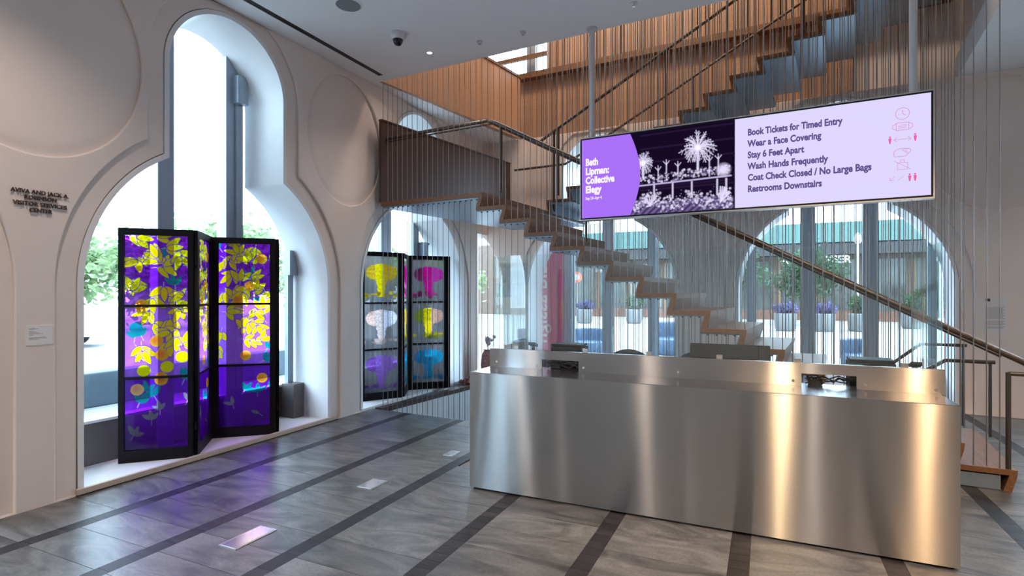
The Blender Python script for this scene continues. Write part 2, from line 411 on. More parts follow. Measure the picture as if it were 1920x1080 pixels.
# ------------------------------------------------------------ windows
def clip_bar(Mx, c, u0, u1, zb, n0, n1, rim=0.0, ztop=None):
    """vertical bar ending at the arch outline"""
    def top(u):
        d = abs(u - c)
        if d < 0.63: return 3.6 + math.sqrt(max(0.63**2 - d*d, 0))
        return 1.6 + math.sqrt(max(1.30**2 - d*d, 0))
    t0, t1 = (ztop, ztop) if ztop else (top(u0) + 0.02, top(u1) + 0.02)
    m = MB(); m.hexa([(u0, zb, n0), (u1, zb, n0), (u1, zb, n1), (u0, zb, n1)], [(u0, t0, n0), (u1, t1, n0), (u1, t1, n1), (u0, t0, n1)])
    return m
def window(n, Mx, c, bars, brackets=True, nd=-0.62):
    root = empty('window_%d' % n); tag(root, kind='structure')
    me = filled('pane', lolli(c, 0.03, 0.0), [], nd - 0.045, nd - 0.035); link('pane', me, M['glass'], root, M4=Mx)
    for (a, b, dp) in bars:
        me = clip_bar(Mx, c, a, b, 0.0, nd - 0.10, nd + dp).mesh('mullion'); link('mullion', me, M['mullion'], root, M4=Mx)
        me = clip_bar(Mx, c, b - 0.012, b + 0.012, 0.0, nd - 0.10, nd - 0.02).mesh('glazing_bead'); link('glazing_bead', me, M['mullion_dark'], root, M4=Mx)
    m = MB(); m.box(c - 1.30, c + 1.30, 0.02, 0.40, nd - 0.10, nd - 0.005); link('spandrel', m.mesh('spandrel'), M['grey_part'], root, M4=Mx)
    m = MB(); m.box(c - 1.30, c + 1.30, 0.40, 0.425, nd - 0.12, nd + 0.01); link('sill_rail', m.mesh('sill_rail'), M['liner'], root, M4=Mx)
    return root
w1 = window(1, ML, 3.765, [(3.40, 3.56, 0.02), (4.12, 4.33, 0.05)])
w2 = window(2, ML, 7.0, [(6.80, 7.05, 0.03), (7.66, 7.82, 0.02)])
window(3, ML, 0.53, [(0.2, 0.36, 0.02), (0.95, 1.12, 0.02)]); window(4, ML, -2.705, [(-3.1, -2.9, 0.02), (-2.3, -2.12, 0.02)])
window(5, MBk, BCA[0], [(-3.43, -3.28, 0.03), (-2.70, -2.52, 0.03), (-1.88, -1.74, 0.03)])
window(6, MBk, BCA[1], [(-0.30, -0.18, 0.02), (0.46, 0.65, 0.03), (1.27, 1.46, 0.03), (2.05, 2.14, 0.02)])
window(7, MBk, 4.43, [(3.9, 4.1, 0.02), (4.8, 5.0, 0.02)])
m = MB(); m.box(-5.3, -4.4, 0, 2.8, -0.66, -0.65); r = link('window_8', m.mesh('window_8'), M['glass'], M4=MBk); tag(r, kind='structure')
m = MB(); m.box(-4.66, -4.48, 0, 2.8, -0.74, -0.6); r = link('mullion', m.mesh('mullion'), M['mullion'], r, M4=MBk)
# blind rails with their head boxes on the two right mullions of the left window, and one in the next
def blind(root, u, zt, Mx, wd=0.13, label=None):
    m = MB(); m.box(u - wd*0.32, u + wd*0.32, 0.43, zt, -0.60, -0.545); link('blind_rail', m.mesh('blind_rail'), M['mullion'], root, M4=Mx)
    m = MB(); m.box(u - wd/2, u + wd/2, zt - 0.30, zt, -0.61, -0.49); hb = link('rail_head', m.mesh('rail_head'), M['mullion'], root, M4=Mx)
    m = MB(); m.tube([(u + wd*0.5, zt - 0.02, -0.52), (u + wd*0.5 + 0.05, zt - 0.02, -0.52)], 0.02, 10); link('roller_pin', m.mesh('roller_pin'), M['mullion_dark'], hb, M4=Mx)
blind(w1, 4.27, 3.93, ML); blind(w1, 4.99, 2.06, ML); blind(w2, 7.88, 2.40, ML)
m = MB(); m.box(4.90, 5.06, 0.03, 0.44, -0.60, -0.40); link('heater_box', m.mesh('heater_box'), M['grey_part'], w1, M4=ML)
m = MB(); m.box(5.07, 5.085, 0.03, 0.50, -0.58, -0.5); link('conduit', m.mesh('conduit'), M['mullion_dark'], w1, M4=ML)

# sill plinth of the left windows
m = MB(); m.box(XL - 0.62, XL - 0.012, 2.425, 5.105, 0.0, 0.032); tag(m.build('trim_1', M['sill']), kind='structure')
m = MB(); m.box(XL - 0.012, XL + 0.02, 2.40, 5.20, 0.008, 0.052)
o = m.build('trim_2', M['sill_edge'], bevel=0.003); tag(o, kind='structure')
m = MB(); m.box(XL - 0.01, XL + 0.012, 2.40, 5.20, 0.0, 0.008); tag(m.build('trim_3', M['black']), kind='structure')
m = MB(); m.box(XL - 0.62, XL, 5.66, 8.34, -0.001, 0.03); tag(m.build('trim_4', M['sill']), kind='structure')

# ------------------------------------------------------------ floor
void = [(-4.62, near_y(-4.62)), (1.25, near_y(1.25)), (1.25, 8.2), (-4.32, 8.9)]
me = filled('floor', [(-5.4, -5.2), (7.2, -5.2), (7.2, 9.6), (-5.4, 9.6)], [void], -0.30, -0.010)
floor = link('floor', me, M['grout']); tag(floor, kind='structure')
G = 0.0035
pitch = 0.8040; x0s = -4.157
# stripes of dark setts
sett_me = MB().box(-0.055, 0.055, 0.0, 0.093, -0.012, 0.0).mesh('sett')
tile_cache = {}
def tile(x0, x1, ya, yb, yb2=None, mat='stone', nm='tile'):
    if yb2 is None:
        key = (round(x1-x0, 3), round(yb-ya, 3), mat)
        if key not in tile_cache:
            mm = MB().box(0, x1-x0, 0, yb-ya, -0.012, 0.0).mesh(nm); mm.materials.append(M[mat]); tile_cache[key] = mm
        o = link(nm, tile_cache[key], None, floor, loc=(x0, ya, rnd.uniform(-0.0004, 0.0)))
    else:
        mm = MB().prism([(0, 0), (x1-x0, 0), (x1-x0, yb2-ya), (0, yb-ya)], -0.012, 0.0).mesh(nm); mm.materials.append(M[mat])
        o = link(nm, mm, None, floor, loc=(x0, ya, 0))
    return o
MOD = 0.2865
nset = 0
for i in range(0, 9):
    xc = x0s + pitch*i
    if i <= 6: ya, yb = 1.45 + (0.35 if i > 3 else 0), (near_y(xc) if i < 3 else 3.95)
    elif i == 7: ya, yb = 3.3, 8.8
    else: ya, yb = 5.2, 8.78
    step = 0.0955 if i in (3, 4, 5) else (0.1910 if i <= 2 else 0.2865)
    y = ya
    while y < yb - 0.02:
        e = min(y + step, yb)
        if i == 7 and 5.5 < y < 5.52: pass
        if nset < 296:
            tile(xc - 0.055, xc + 0.055, y + 0.001, e - 0.001, mat='sett', nm='sett'); nset += 1
        y = e
for i in range(-1, 10):
    xa = x0s + pitch*i + 0.055 + G/2; xb = x0s + pitch*(i+1) - 0.055 - G/2
    if i == -1: xa = XL + 0.0
    if i <= 1: ya, yb = 1.24, None
    elif i <= 5: ya, yb = 1.24, 4.25
    elif i == 6: ya, yb = 1.8, 8.8
    elif i == 7: ya, yb = 3.2, 8.8
    else: ya, yb = 5.2, 8.65
    y = ya; first = True
    while True:
        n = rnd.choice([1, 1, 2, 1, 2]) if i != -1 else 2
        e = y + MOD*n
        end = near_y(xa) if yb is None else yb
        if e > end - 0.12:
            if yb is None: tile(xa, xb, y, near_y(xa) - 0.002, near_y(xb) - 0.002)
            elif i == 6: tile(xa, xb, y, end)
            else: tile(xa, xb, y, end)
            break
        tile(xa, xb, y, e - G); y = e
# polished floor-box covers
M['cover'] = pmat('polished_floor_cover', (0.50, 0.49, 0.50), 0.2, metal=0.8, noise=0.12, nscale=12)
for (x, y, a, b, lab) in [(-2.965, 2.455, 0.075, 0.155, 'polished metal floor box cover nearest the viewer'), (-2.88, 3.555, 0.075, 0.105, 'small polished floor box cover further along, with pinkish glint'), (-2.735, 4.55, 0.05, 0.085, 'smallest floor box cover near the left end of the steel desk')]:
    r = empty('floor_box_cover', (x, y, 0)); tag(r, lab, 'floor box', 'floor box covers')
    MB().box(-a, a, -b, b, 0.0005, 0.004).build('rim', M['brass'], r)
    MB().box(-a+0.01, a-0.01, -b+0.01, b-0.01, 0.004, 0.0055).build('cover_plate', M['cover'], r)

# stair void below the floor: ribbed boards, dark edge
vr = empty('wall_void'); tag(vr, kind='structure')
d = Vector((-4.32 + 4.62, 8.9 - near_y(-4.62), 0)).normalized(); p0 = Vector((-4.62, near_y(-4.62), 0))
MB().prism([(-5.0, 5.75), (-4.625, 5.86), (-4.325, 8.95), (-5.0, 8.95)], -3.2, -0.31).build('void_side', M['void'], vr)
rib = MB().box(0.0, 0.0665, -0.012, 0.0, -3.1, -0.045).mesh('board'); rib.materials.append(M['void'])
for i in range(44):
    p = p0 + d*(0.071*i)
    link('board', rib, None, vr, M4=Matrix(((d.x, -d.y, 0, p.x), (d.y, d.x, 0, p.y), (0, 0, 1, 0), (0, 0, 0, 1))))
n_ = Vector((d.y, -d.x, 0))
q0 = p0; q1 = p0 + d*3.1
MB().prism([(q0.x - 0.09, q0.y), (q0.x + 0.02, q0.y), (q1.x + 0.02, q1.y), (q1.x - 0.09, q1.y)], -0.045, 0.018).build('edge_channel', M['bronze'], vr)
MB().box(-5.2, 1.6, 5.3, 9.2, -3.3, -3.2).build('void_floor', M['concrete'], vr)
MB().box(-5.0, 1.6, 8.9, 9.1, -3.2, -0.31).build('void_back', M['void'], vr)
MB().box(1.25, 1.4, 5.4, 9.0, -3.2, -0.31).build('void_end', M['void'], vr)
MB().box(-5.0, 1.4, 5.25, 5.45, -3.2, -0.31).build('void_front', M['void'], vr)

# ------------------------------------------------------------ ceiling and upper hall
LX0, LY0, LX1, LY1 = -4.585, 5.86, -4.03, 9.10      # skewed parapet line (upper floor and landing follow it)
atr = [(-4.62, near_y(-4.62)), (1.97, near_y(1.97)), (2.05, 6.7), (2.30, 9.32), (-4.10, 9.45)]
slit = [(-4.525, -4.5), (-4.450, -4.5), (-4.440, 5.70), (-4.515, 5.70)]
me = filled('ceiling', [(-5.5, -5.2), (7.2, -5.2), (7.2, 9.7), (-5.5, 9.7)], [atr[:5], slit], ZC, ZC + 0.3)
ceil = link('ceiling', me, M['ceiling']); tag(ceil, kind='structure')
MB().box(-4.53, -4.43, -4.55, 5.75, ZC + 0.004, ZC + 0.31).build('slot_trough', M['black'], ceil)
MB().box(-6.0, 7.3, -5.4, 10.0, 8.0, 8.2).build('roof', M['concrete']); tag(bpy.data.objects['roof'], kind='structure')
bpy.data.objects['roof'].name = 'ceiling_upper'
def swall(name, m, mat='concrete'): return tag(m.build(name, M[mat]), kind='structure')
swall('wall_right', MB().box(7.2, 7.4, -5.4, 9.6, -0.3, 8.0), 'plaster')
swall('wall_front', MB().box(-5.6, 7.4, -5.4, -5.2, -0.3, 8.0), 'plaster')
swall('wall_upper_left', MB().box(-6.0, -5.8, -5.2, 9.9, ZC + 0.3, 8.0), 'plaster')
swall('wall_upper_right', MB().prism([(2.052, 5.4), (2.3, 8.78), (2.5, 8.78), (2.25, 5.4)], ZC + 0.02, 8.0), 'plaster')
swall('wall_upper_front', MB().box(-5.8, 2.1, 4.4, 4.55, ZC + 0.3, 8.0), 'concrete')
# upper back wall with the window next to the corner
me = filled('wall_upper_back', [(-6, ZC), (7.2, ZC), (7.2, 8.0), (-6, 8.0)], [[(-5.3, 5.50), (-3.52, 5.50), (-3.52, 7.2), (-5.3, 7.2)]], -0.5, -0.25)
ub = link('wall_upper_back', me, M['plaster'], M4=MBk); tag(ub, kind='structure')
m = MB(); m.box(-5.3, -3.52, 5.5, 7.2, -0.46, -0.45); r = link('window_9', m.mesh('window_9'), M['glass'], M4=MBk); tag(r, kind='structure')
m = MB(); m.box(-4.10, -3.92, 5.5, 7.2, -0.5, -0.36); link('mullion', m.mesh('mullion'), M['mullion'], r, M4=MBk)
m = MB(); m.box(-5.3, -3.54, 5.86, 5.93, -0.24, -0.18); link('crossbar', m.mesh('crossbar'), M['woodledge'], r, M4=MBk)
m = MB(); m.box(-3.56, -3.50, 5.48, 7.2, -0.44, -0.10); link('window_jamb', m.mesh('window_jamb'), M['liner'], r, M4=MBk)
# timber slats, lower and upper bands
wl = empty('wall_timber'); tag(wl, kind='structure')
link('backing', MB().box(-4.12, 1.12, ZC + 0.03, 5.42, -0.24, -0.12).mesh('backing'), M['black'], wl, M4=MBk)
link('backing', MB().box(-3.50, 2.24, 5.5, 8.0, -0.24, -0.04).mesh('backing'), M['black'], wl, M4=MBk)
slc = {}
def slat(x, wd, z0, z1, n0, n1):
    k = (round(wd, 3), z0)
    if k not in slc:
        mm = MB().box(0, wd, z0, z1, n0, n1).mesh('slat'); mm.materials.append(M['slat']); slc[k] = mm
    link('slat', slc[k], None, wl, M4=MBk @ Matrix.Translation((x, 0, 0)))
x = -4.10; ns = 0
while x < 1.1:
    wd = rnd.choice([0.075, 0.075, 0.05, 0.1]); slat(x, min(wd, 2.24 - x), ZC + 0.02, 5.42, -0.125, -0.10); x += wd + 0.006; ns += 1
x = -3.49
while x < 2.2:
    wd = rnd.choice([0.03, 0.04, 0.055, 0.075, 0.04, 0.1]); slat(x, wd, 5.5, 8.0, -0.04, 0.01 + rnd.choice([0, 0, 0.02])); x += wd + rnd.choice([0.006, 0.012, 0.02]); ns += 1
m = MB(); m.box(-4.14, 2.24, 5.40, 5.50, -0.24, 0.05); r = link('trim_5', m.mesh('trim_5'), M['woodledge'], M4=MBk); tag(r, kind='structure')
# skewed timber parapet of the upper floor
lp = empty('wall_timber_parapet'); tag(lp, kind='structure')
dv = Vector((LX1 - LX0, LY1 - LY0, 0)); Ln = dv.length; dv.normalize()
MP = Matrix(((dv.x, 0, dv.y, LX0), (dv.y, 0, -dv.x, LY0), (0, 1, 0, 0), (0, 0, 0, 1)))
x = 0.0
pm = {}
while x < Ln - 0.05:
    wd = min(0.30, Ln - x)
    k = round(wd, 2)
    if k not in pm:
        mm = MB().box(0, wd - 0.004, ZC - 0.0, 5.42, -0.06, 0.0).mesh('panel'); mm.materials.append(M['woodpanel']); pm[k] = mm
    link('panel', pm[k], None, lp, M4=MP @ Matrix.Translation((x, 0, 0))); x += 0.30
link('coping', MB().box(-0.02, Ln, 5.42, 5.46, -0.09, 0.02).mesh('coping'), M['woodledge'], lp, M4=MP)
swall('floor_upper', MB().prism([(-5.8, 5.9), (LX0 - 0.08, 5.95), (LX1 - 0.08, 9.1), (-5.8, 9.4)], ZC + 0.3, ZC + 0.34))

# ceiling fittings
def ceil_thing(nm, x, y, lab, cat, group=None):
    r = empty(nm, (x, y, ZC)); tag(r, lab, cat, group); return r
r = ceil_thing('ceiling_speaker', -3.665, 4.165, 'round grey perforated ceiling speaker near the top left window', 'speaker')
MB().lathe([(0.118, -0.004), (0.128, -0.006), (0.134, -0.001), (0.134, 0.0)], 40).build('rim', M['ceiling'], r, smooth=True)
MB().lathe([(0.117, -0.005), (0.117, 0.0)], 40).build('grille', pmat('speaker_grille', (0.22, 0.24, 0.25), 0.7, bump=0.3, bscale=400), r)
r = ceil_thing('security_camera', -3.58, 4.84, 'white dome security camera with black lens hanging from the ceiling', 'camera')
MB().lathe([(0.03, -0.075), (0.062, -0.072), (0.076, -0.05), (0.083, -0.012), (0.083, 0.0)], 32).build('housing', M['pole'], r, smooth=True)
MB().lathe([(0.006, -0.135), (0.03, -0.128), (0.05, -0.10), (0.055, -0.07), (0.05, -0.066)], 24).build('lens_dome', pmat('black_dome', (0.01, 0.01, 0.012), 0.08), r, smooth=True)
downl = []
for i, (x, y) in enumerate(DOWN[:1]):
    r = ceil_thing('downlight', x, y, 'small lit recessed downlight right of the dome camera', 'downlight')
    MB().lathe([(0.030, -0.002), (0.052, -0.004), (0.056, 0.0)], 28).build('trim_ring', M['ceiling'], r, smooth=True)
    MB().lathe([(0.029, -0.0035), (0.029, 0.0)], 24).build('bulb', emat('lit_bulb', (1, 0.85, 0.7), 3.0), r)
for (x, y, lab) in [(-2.87, 5.37, 'small round ceiling cover between the lit downlight and the sign pole'), (-2.35, 5.376, 'tiny sprinkler cap on the ceiling just left of the sign pole'), (-1.148, 5.29, 'tiny sprinkler cap on the ceiling right of the sign pole')]:
    r = ceil_thing('sprinkler', x, y, lab, 'sprinkler')
    MB().lathe([(0.012, -0.03), (0.012, -0.008), (0.034, -0.006), (0.036, 0.0)], 20).build('cap', M['pole'], r, smooth=True)
    MB().lathe([(0.018, -0.034), (0.018, -0.031)], 12).build('deflector', M['brass'], r)

# ------------------------------------------------------------ staircase
st = empty('staircase', (BX, BY, 0))
tag(st, 'folded timber staircase with landing, bronze rails and hanging steel rods', 'staircase')
def W(mb, nm, mat, parent=st, smooth=False):      # mesh given in world coordinates, parented to the stair
    return link(nm, mb.mesh(nm, smooth), M[mat] if isinstance(mat, str) else mat, parent, M4=Matrix.Identity(4))
PT1, RI, LZ = 0.322, 0.1712, 2.74
W1 = 1.50
def stair_prof(pitch):
    return ([(0, 0), (pitch + 0.09, 0), (pitch + 0.09, -0.042), (0.05, -0.042), (0.088, -RI), (0.036, -RI), (0.004, -0.05)],
            [(0.054, -0.043), (pitch + 0.10, -0.043), (pitch + 0.10, -0.056), (0.068, -0.056), (0.108, -RI - 0.03), (0.093, -RI - 0.03)])
pw, ps = stair_prof(PT1)
for k in range(1, 16):
    s0 = 0.03 + PT1*(k - 1); z = RI*k
    W(MB().sweep(pw, lambda p, t: (*S(s0 + p[0], t*W1), z + p[1])), 'tread', 'tread')
    if k > 1: W(MB().sweep(ps, lambda p, t: (*S(s0 + p[0], 0.02 + t*(W1-0.04)), z + p[1])), 'riser_plate', 'steel_plate')
PT2 = 0.317
pw, ps = stair_prof(PT2)
for k in range(1, 17):
    s0 = 4.93 - PT2*(k - 1); z = LZ + RI*k
    W(MB().sweep(pw, lambda p, t: (*S(s0 - p[0], 1.82 + t*1.42), z + p[1])), 'tread', 'tread')
    W(MB().sweep(ps, lambda p, t: (*S(s0 - p[0], 1.84 + t*1.38), z + p[1])), 'riser_plate', 'steel_plate')
# closed steel box under the lowest step
W(MB().sweep([(0.10, -0.057), (0.40, -0.057), (0.40, -RI + 0.004), (0.10, -RI + 0.004)], lambda p, t: (*S(0.03 + p[0], 0.015 + t*(W1-0.03)), RI + p[1])), 'step_box', 'steel_plate')
a0 = Sp(4.87, 0); a1 = S(4.87, 3.24)
pl = [a0, S(4.87, W1), a1, (-4.12, 8.93), (-4.62, 5.875)]
W(MB().prism(pl, LZ - 0.055, LZ), 'landing', 'tread')
W(MB().prism([(x, y + 0.012) for x, y in pl[:1]] + pl[1:4] + [(-4.60, 5.89)], LZ - 0.075, LZ - 0.056), 'landing_plate', 'steel_plate')
pr = [(4.862, 0.002), (4.93, 0.002), (4.955, -RI), (4.905, -RI)]
W(MB().sweep([(0, 0), (0.09, 0), (0.09, -0.04), (0.05, -0.04), (0.088, -RI), (0.036, -RI), (0.004, -0.05)], lambda p, t: (*S(4.86 + p[0], t*W1), LZ + 0.001 + p[1])), 'landing_riser', 'tread')
# solid guard at the wall end of the landing
gd = Vector((-4.09 + 4.60, 8.80 - 5.86, 0)); gl = gd.length; gd.normalize()
MG = Matrix(((gd.x, 0, gd.y, -4.60), (gd.y, 0, -gd.x, 5.86), (0, 1, 0, 0), (0, 0, 0, 1)))
gp = link('guard_panel', MB().box(0, gl*0.86, LZ + 0.0, 3.815, -0.045, 0.0).mesh('guard_panel'), M['bronze'], st, M4=MG)
link('guard_panel', MB().box(gl*0.86 + 0.006, gl, LZ + 0.0, 3.815, -0.045, 0.0).mesh('guard_panel'), M['bronze'], st, M4=MG)
link('coping', MB().box(-0.005, gl, 3.816, 3.835, -0.05, 0.012).mesh('coping'), M['bronze'], st, M4=MG)
# rails
def rail(pts, r, nm='handrail', mat='rail'):
    return W(MB().tube([(*Sp(s, wv), z) for s, wv, z in pts], r, 10), nm, mat, smooth=True)
rail([(6.40, 0.10, 3.60), (4.85, 0.10, 3.615), (4.72, 0.10, 3.56), (1.0, 0.10, 1.56), (-0.05, 0.10, 0.99), (-0.30, 0.10, 0.86)], 0.024)
rail([(6.40, 0.135, 3.57), (4.80, 0.135, 3.575), (0.1, 0.135, 1.035)], 0.010, 'rail_bar')
rail([(-0.32, 0.03, 0.915), (0.08, 0.03, 0.915)], 0.017, 'rail_return')
rail([(0.08, 0.03, 0.925), (0.08, 0.03, 0.165)], 0.018, 'post')
rail([(4.66, 0.10, LZ), (4.66, 0.10, 3.54)], 0.019, 'post')
rail([(3.60, 0.12, 2.1), (3.60, 0.12, 2.93)], 0.014, 'post')
f2 = lambda s: 3.851 + 0.527*(4.934 - s)
rail([(5.02, 1.9, 3.80), (4.9, 1.9, f2(4.9)), (0.2, 1.9, f2(0.2))], 0.022)
for s0, zb in ((4.70, 2.98), (4.77, 2.74), (3.13, 3.74), (1.5, 4.6)): rail([(s0, 1.9, zb), (s0, 1.9, f2(s0))], 0.019, 'post')
rail([(6.10, 3.16, 3.745), (5.12, 3.16, 3.75), (5.0, 3.16, 3.80), (0.2, 3.16, 3.80 + 0.527*4.8)], 0.020)
for s0 in (4.5, 3.0, 1.5): rail([(s0, 3.16, 3.80 + 0.527*(5.0 - s0)), (s0, 3.19, 3.80 + 0.527*(5.0 - s0) - 0.5)], 0.010, 'rail_bracket')
# hanging rods, one mesh scaled
cab = MB().tube([(0, 0, 0), (0, 0, 1)], 0.0042, 6).mesh('rod'); cab.shade_smooth(); cab.materials.append(M['cable'])
def rods(plist):
    for (x, y, z0, z1) in plist:
        o = link('rod', cab, None, st, loc=(x - BX, y - BY, z0)); o.scale = (1, 1, z1 - z0)
def steps_z(s): return max(RI*(1 + int((s - 0.03)/PT1)), RI) - 0.05
L1 = []
s0 = 0.13
i = 0
while s0 < 6.42:
    x, y = Sp(s0, 0.035)
    zb = steps_z(s0) - 0.03 if s0 < 0.6 else -0.9
    L1.append((x, y, zb, 7.9 if s0 < 6.2 else 7.9)); s0 += 0.0806; i += 1
s0 = 0.15
while s0 < 4.85: L1.append((*Sp(s0, 1.57), steps_z(s0) - 0.03, 7.9)); s0 += 0.0806
s0 = 0.0
while s0 < 4.9: L1.append((*Sp(s0, 1.80), -0.0 - 0.9 if s0 > 0.8 else 0.0, 7.9)); s0 += 0.0806
s0 = 0.0
while s0 < 4.9: L1.append((*Sp(s0, 3.22), 0.0 if s0 < 0.8 else -0.9, 7.9)); s0 += 0.0806
L1 = L1[:298]
rods(L1)
an = MB()
for k in range(2, 16):
    for q in range(4):
        x, y = Sp(0.03 + PT1*(k-1) + 0.11 + q*0.0806, 0.035); an.lathe([(0.011, -0.012), (0.011, 0.0)], 8, (x, y, RI*k - 0.056))
s0 = 4.95
while s0 < 6.35: an.lathe([(0.011, -0.012), (0.011, 0.0)], 8, (*Sp(s0, 0.035), LZ - 0.075)); s0 += 0.0806
tag(W(an, 'rod_ends', 'mullion_dark'), kind='stuff')

# rail of the stair going down, at the far right
dr = empty('descending_stair_rail', (1.95, 8.0, 0)); tag(dr, 'bent bronze handrail of the downward stair by the right window', 'handrail')
MB().tube([(-0.95, 0, 0.33), (-0.27, 0, 0.932), (0.17, 0, 0.932)], 0.02, 8).build('upper_rail', M['rail'], dr, smooth=True)
MB().tube([(-0.85, -0.5, 0.32), (-0.15, -0.5, 0.80), (0.28, -0.5, 0.80)], 0.022, 8).build('lower_rail', M['rail'], dr, smooth=True)
for x, y, z in ((0.14, 0, 0.92), (0.24, -0.5, 0.79)): MB().tube([(x, y, 0.0), (x, y, z)], 0.016, 8).build('post', M['rail'], dr, smooth=True)

# ------------------------------------------------------------ reception desk
dk = empty('reception_desk', (-0.57, 4.0, 0)); tag(dk, 'long brushed stainless steel reception desk in front of the stair', 'desk')
def WD(mb, nm, mat, parent=dk, bevel=0, smooth=False):
    o = link(nm, mb.mesh(nm, smooth), M[mat] if isinstance(mat, str) else mat, parent, M4=Matrix.Identity(4))
    if bevel:
        md = o.modifiers.new('bevel', 'BEVEL'); md.width = bevel; md.segments = 2; md.limit_method = 'ANGLE'
    return o
DX0, DX1, DY = -2.12, 0.982, 3.803
WD(MB().box(DX0 + 0.02, DX1 - 0.02, DY + 0.03, 4.95, 0.0, 0.02), 'plinth', 'black')
fp = WD(MB().box(DX0, DX1, DY, DY + 0.02, 0.016, 0.9185), 'front_panel', 'desk')
WD(MB().box(DX0, DX0 + 0.02, DY + 0.021, 4.95, 0.016, 0.9185), 'side_panel', 'desk')
WD(MB().box(DX1 - 0.02, DX1, DY + 0.021, 4.95, 0.016, 0.9185), 'side_panel', 'desk')
WD(MB().box(DX0 + 0.001, DX1 - 0.001, DY + 0.001, 4.30, 0.919, 0.9215), 'transaction_top', 'desk_top')
ME = Matrix(((1, 0, 0, 0), (0, 0, -1, 4.16), (0, 1, 0, 0), (0, 0, 0, 1)))
LDX0, LDX1 = -2.125, 1.0
led = filled('ledge_panel', [(LDX0, 0.9218), (-1.651, 0.9218), (-1.651, 1.004), (-1.339, 1.004), (-1.339, 0.9218), (0.22, 0.9218), (0.22, 1.006), (0.537, 1.006), (0.537, 0.9218), (LDX1, 0.9218), (LDX1, 1.074), (LDX0, 1.074)], [], -0.012, 0.0)
led.transform(ME); link('ledge_panel', led, M['desk'], dk, M4=Matrix.Identity(4))
WD(MB().box(LDX0, LDX1, 4.172, 4.20, 1.066, 1.074), 'ledge_cap', 'desk_top')
WD(MB().box(DX0 + 0.02, DX1 - 0.02, 4.30, 4.95, 0.72, 0.75), 'worktop', 'bronze')
WD(MB().box(DX0 + 0.02, DX1 - 0.02, 4.285, 4.30, 0.75, 0.919), 'back_board', 'black')
for (px_, z_) in ((-2.06, 0.965), (-1.70, 0.955), (-1.30, 0.955), (-0.58, 0.965), (0.17, 0.955), (0.585, 0.955), (0.955, 0.95)):
    WD(MB().tube([(px_, 4.161, z_), (px_, 4.155, z_)], 0.009, 12), 'screw', 'brass', smooth=True)
gs = empty('glass_guard', (-0.56, 4.2, 1.075)); tag(gs, 'clear glass hygiene screen standing behind the ledge of the steel desk', 'screen')
gz0, gz1 = 1.0, 1.86
for a, b in ((-2.12, -1.08), (-1.075, -0.045), (-0.04, 0.995)):
    WD(MB().box(a, b, 4.203, 4.213, gz0 + 0.077, gz1), 'pane', 'guard', gs)
WD(MB().box(0.99, 1.0, 4.216, 4.95, gz0 + 0.077, gz1), 'side_pane', 'guard', gs)
WD(MB().box(-2.12, -2.11, 4.216, 4.95, gz0 + 0.077, gz1), 'side_pane', 'guard', gs)
for x in (-1.9, -1.3, -0.8, -0.3, 0.2, 0.8): WD(MB().box(x - 0.02, x + 0.02, 4.201, 4.216, 1.074, 1.10), 'clamp', 'brass', gs)
M['cord'] = pmat('black_cord', (0.012, 0.012, 0.014), 0.45)
for (xa, xb, lab) in ((-1.64, -1.35, 'tangle of black cords in the left slot of the steel desk'), (0.24, 0.52, 'tangle of black cords in the right slot of the steel desk')):
    r = empty('cord_bundle', ((xa+xb)/2, 4.2, 0.9215)); tag(r, lab, 'cords')
    for q in range(5):
        pts = []
        for t in range(9):
            f = t/8; pts.append(((f-0.5)*(xb-xa)*rnd.uniform(0.85, 1.0), rnd.uniform(-0.0, 0.06), 0.012 + 0.035*abs(math.sin(f*PI*rnd.uniform(1, 2.5) + q)) + 0.006*q))
        MB().tube(pts, 0.0045, 6).build('cord', M['cord'], r, smooth=True)
    MB().box(-0.10 + rnd.uniform(-0.02, 0.02), -0.03, 0.03, 0.07, 0.002, 0.04).build('adapter', M['cord'], r, bevel=0.004)

# things on the staff side of the desk
M['screen_black'] = pmat('black_plastic', (0.012, 0.013, 0.015), 0.5, spec=0.25)
r = empty('computer_monitor', (-0.26, 4.62, 0.75)); tag(r, 'black monitor seen from behind over the ledge below the stair', 'monitor')
o = MB().box(-0.295, 0.295, -0.012, 0.012, -0.17, 0.17).build('display', M['screen_black'], r, bevel=0.008); o.location = (0, 0, 0.225); o.rotation_euler = (-0.30, 0, 0)
o = MB().box(-0.12, 0.12, -0.03, -0.012, -0.08, 0.08).build('back_housing', M['screen_black'], r, bevel=0.01); o.location = (0, 0, 0.20); o.rotation_euler = (-0.30, 0, 0)
MB().box(-0.03, 0.03, -0.02, 0.01, 0.01, 0.2).build('neck', M['screen_black'], r)
MB().lathe([(0.11, 0.0), (0.11, 0.008), (0.03, 0.014)], 24).build('foot', M['screen_black'], r, smooth=True)
def printer(x, w_, h, lab):
    r = empty('ticket_printer', (x, 4.50, 0.75)); tag(r, lab, 'printer')
    MB().box(-w_/2, w_/2, -0.10, 0.10, 0, h - 0.022).build('body', M['screen_black'], r, bevel=0.006)
    MB().box(-w_/2 + 0.004, w_/2 - 0.004, -0.105, 0.09, h - 0.018, h).build('lid', M['screen_black'], r, bevel=0.003)
    MB().box(-w_/3, w_/3, -0.106, -0.10, h*0.55, h*0.60).build('slot', M['black'], r)
printer(-1.53, 0.27, 0.36, 'black ticket printer behind the left slot of the desk')
printer(0.66, 0.27, 0.342, 'black ticket printer behind the right slot of the desk')
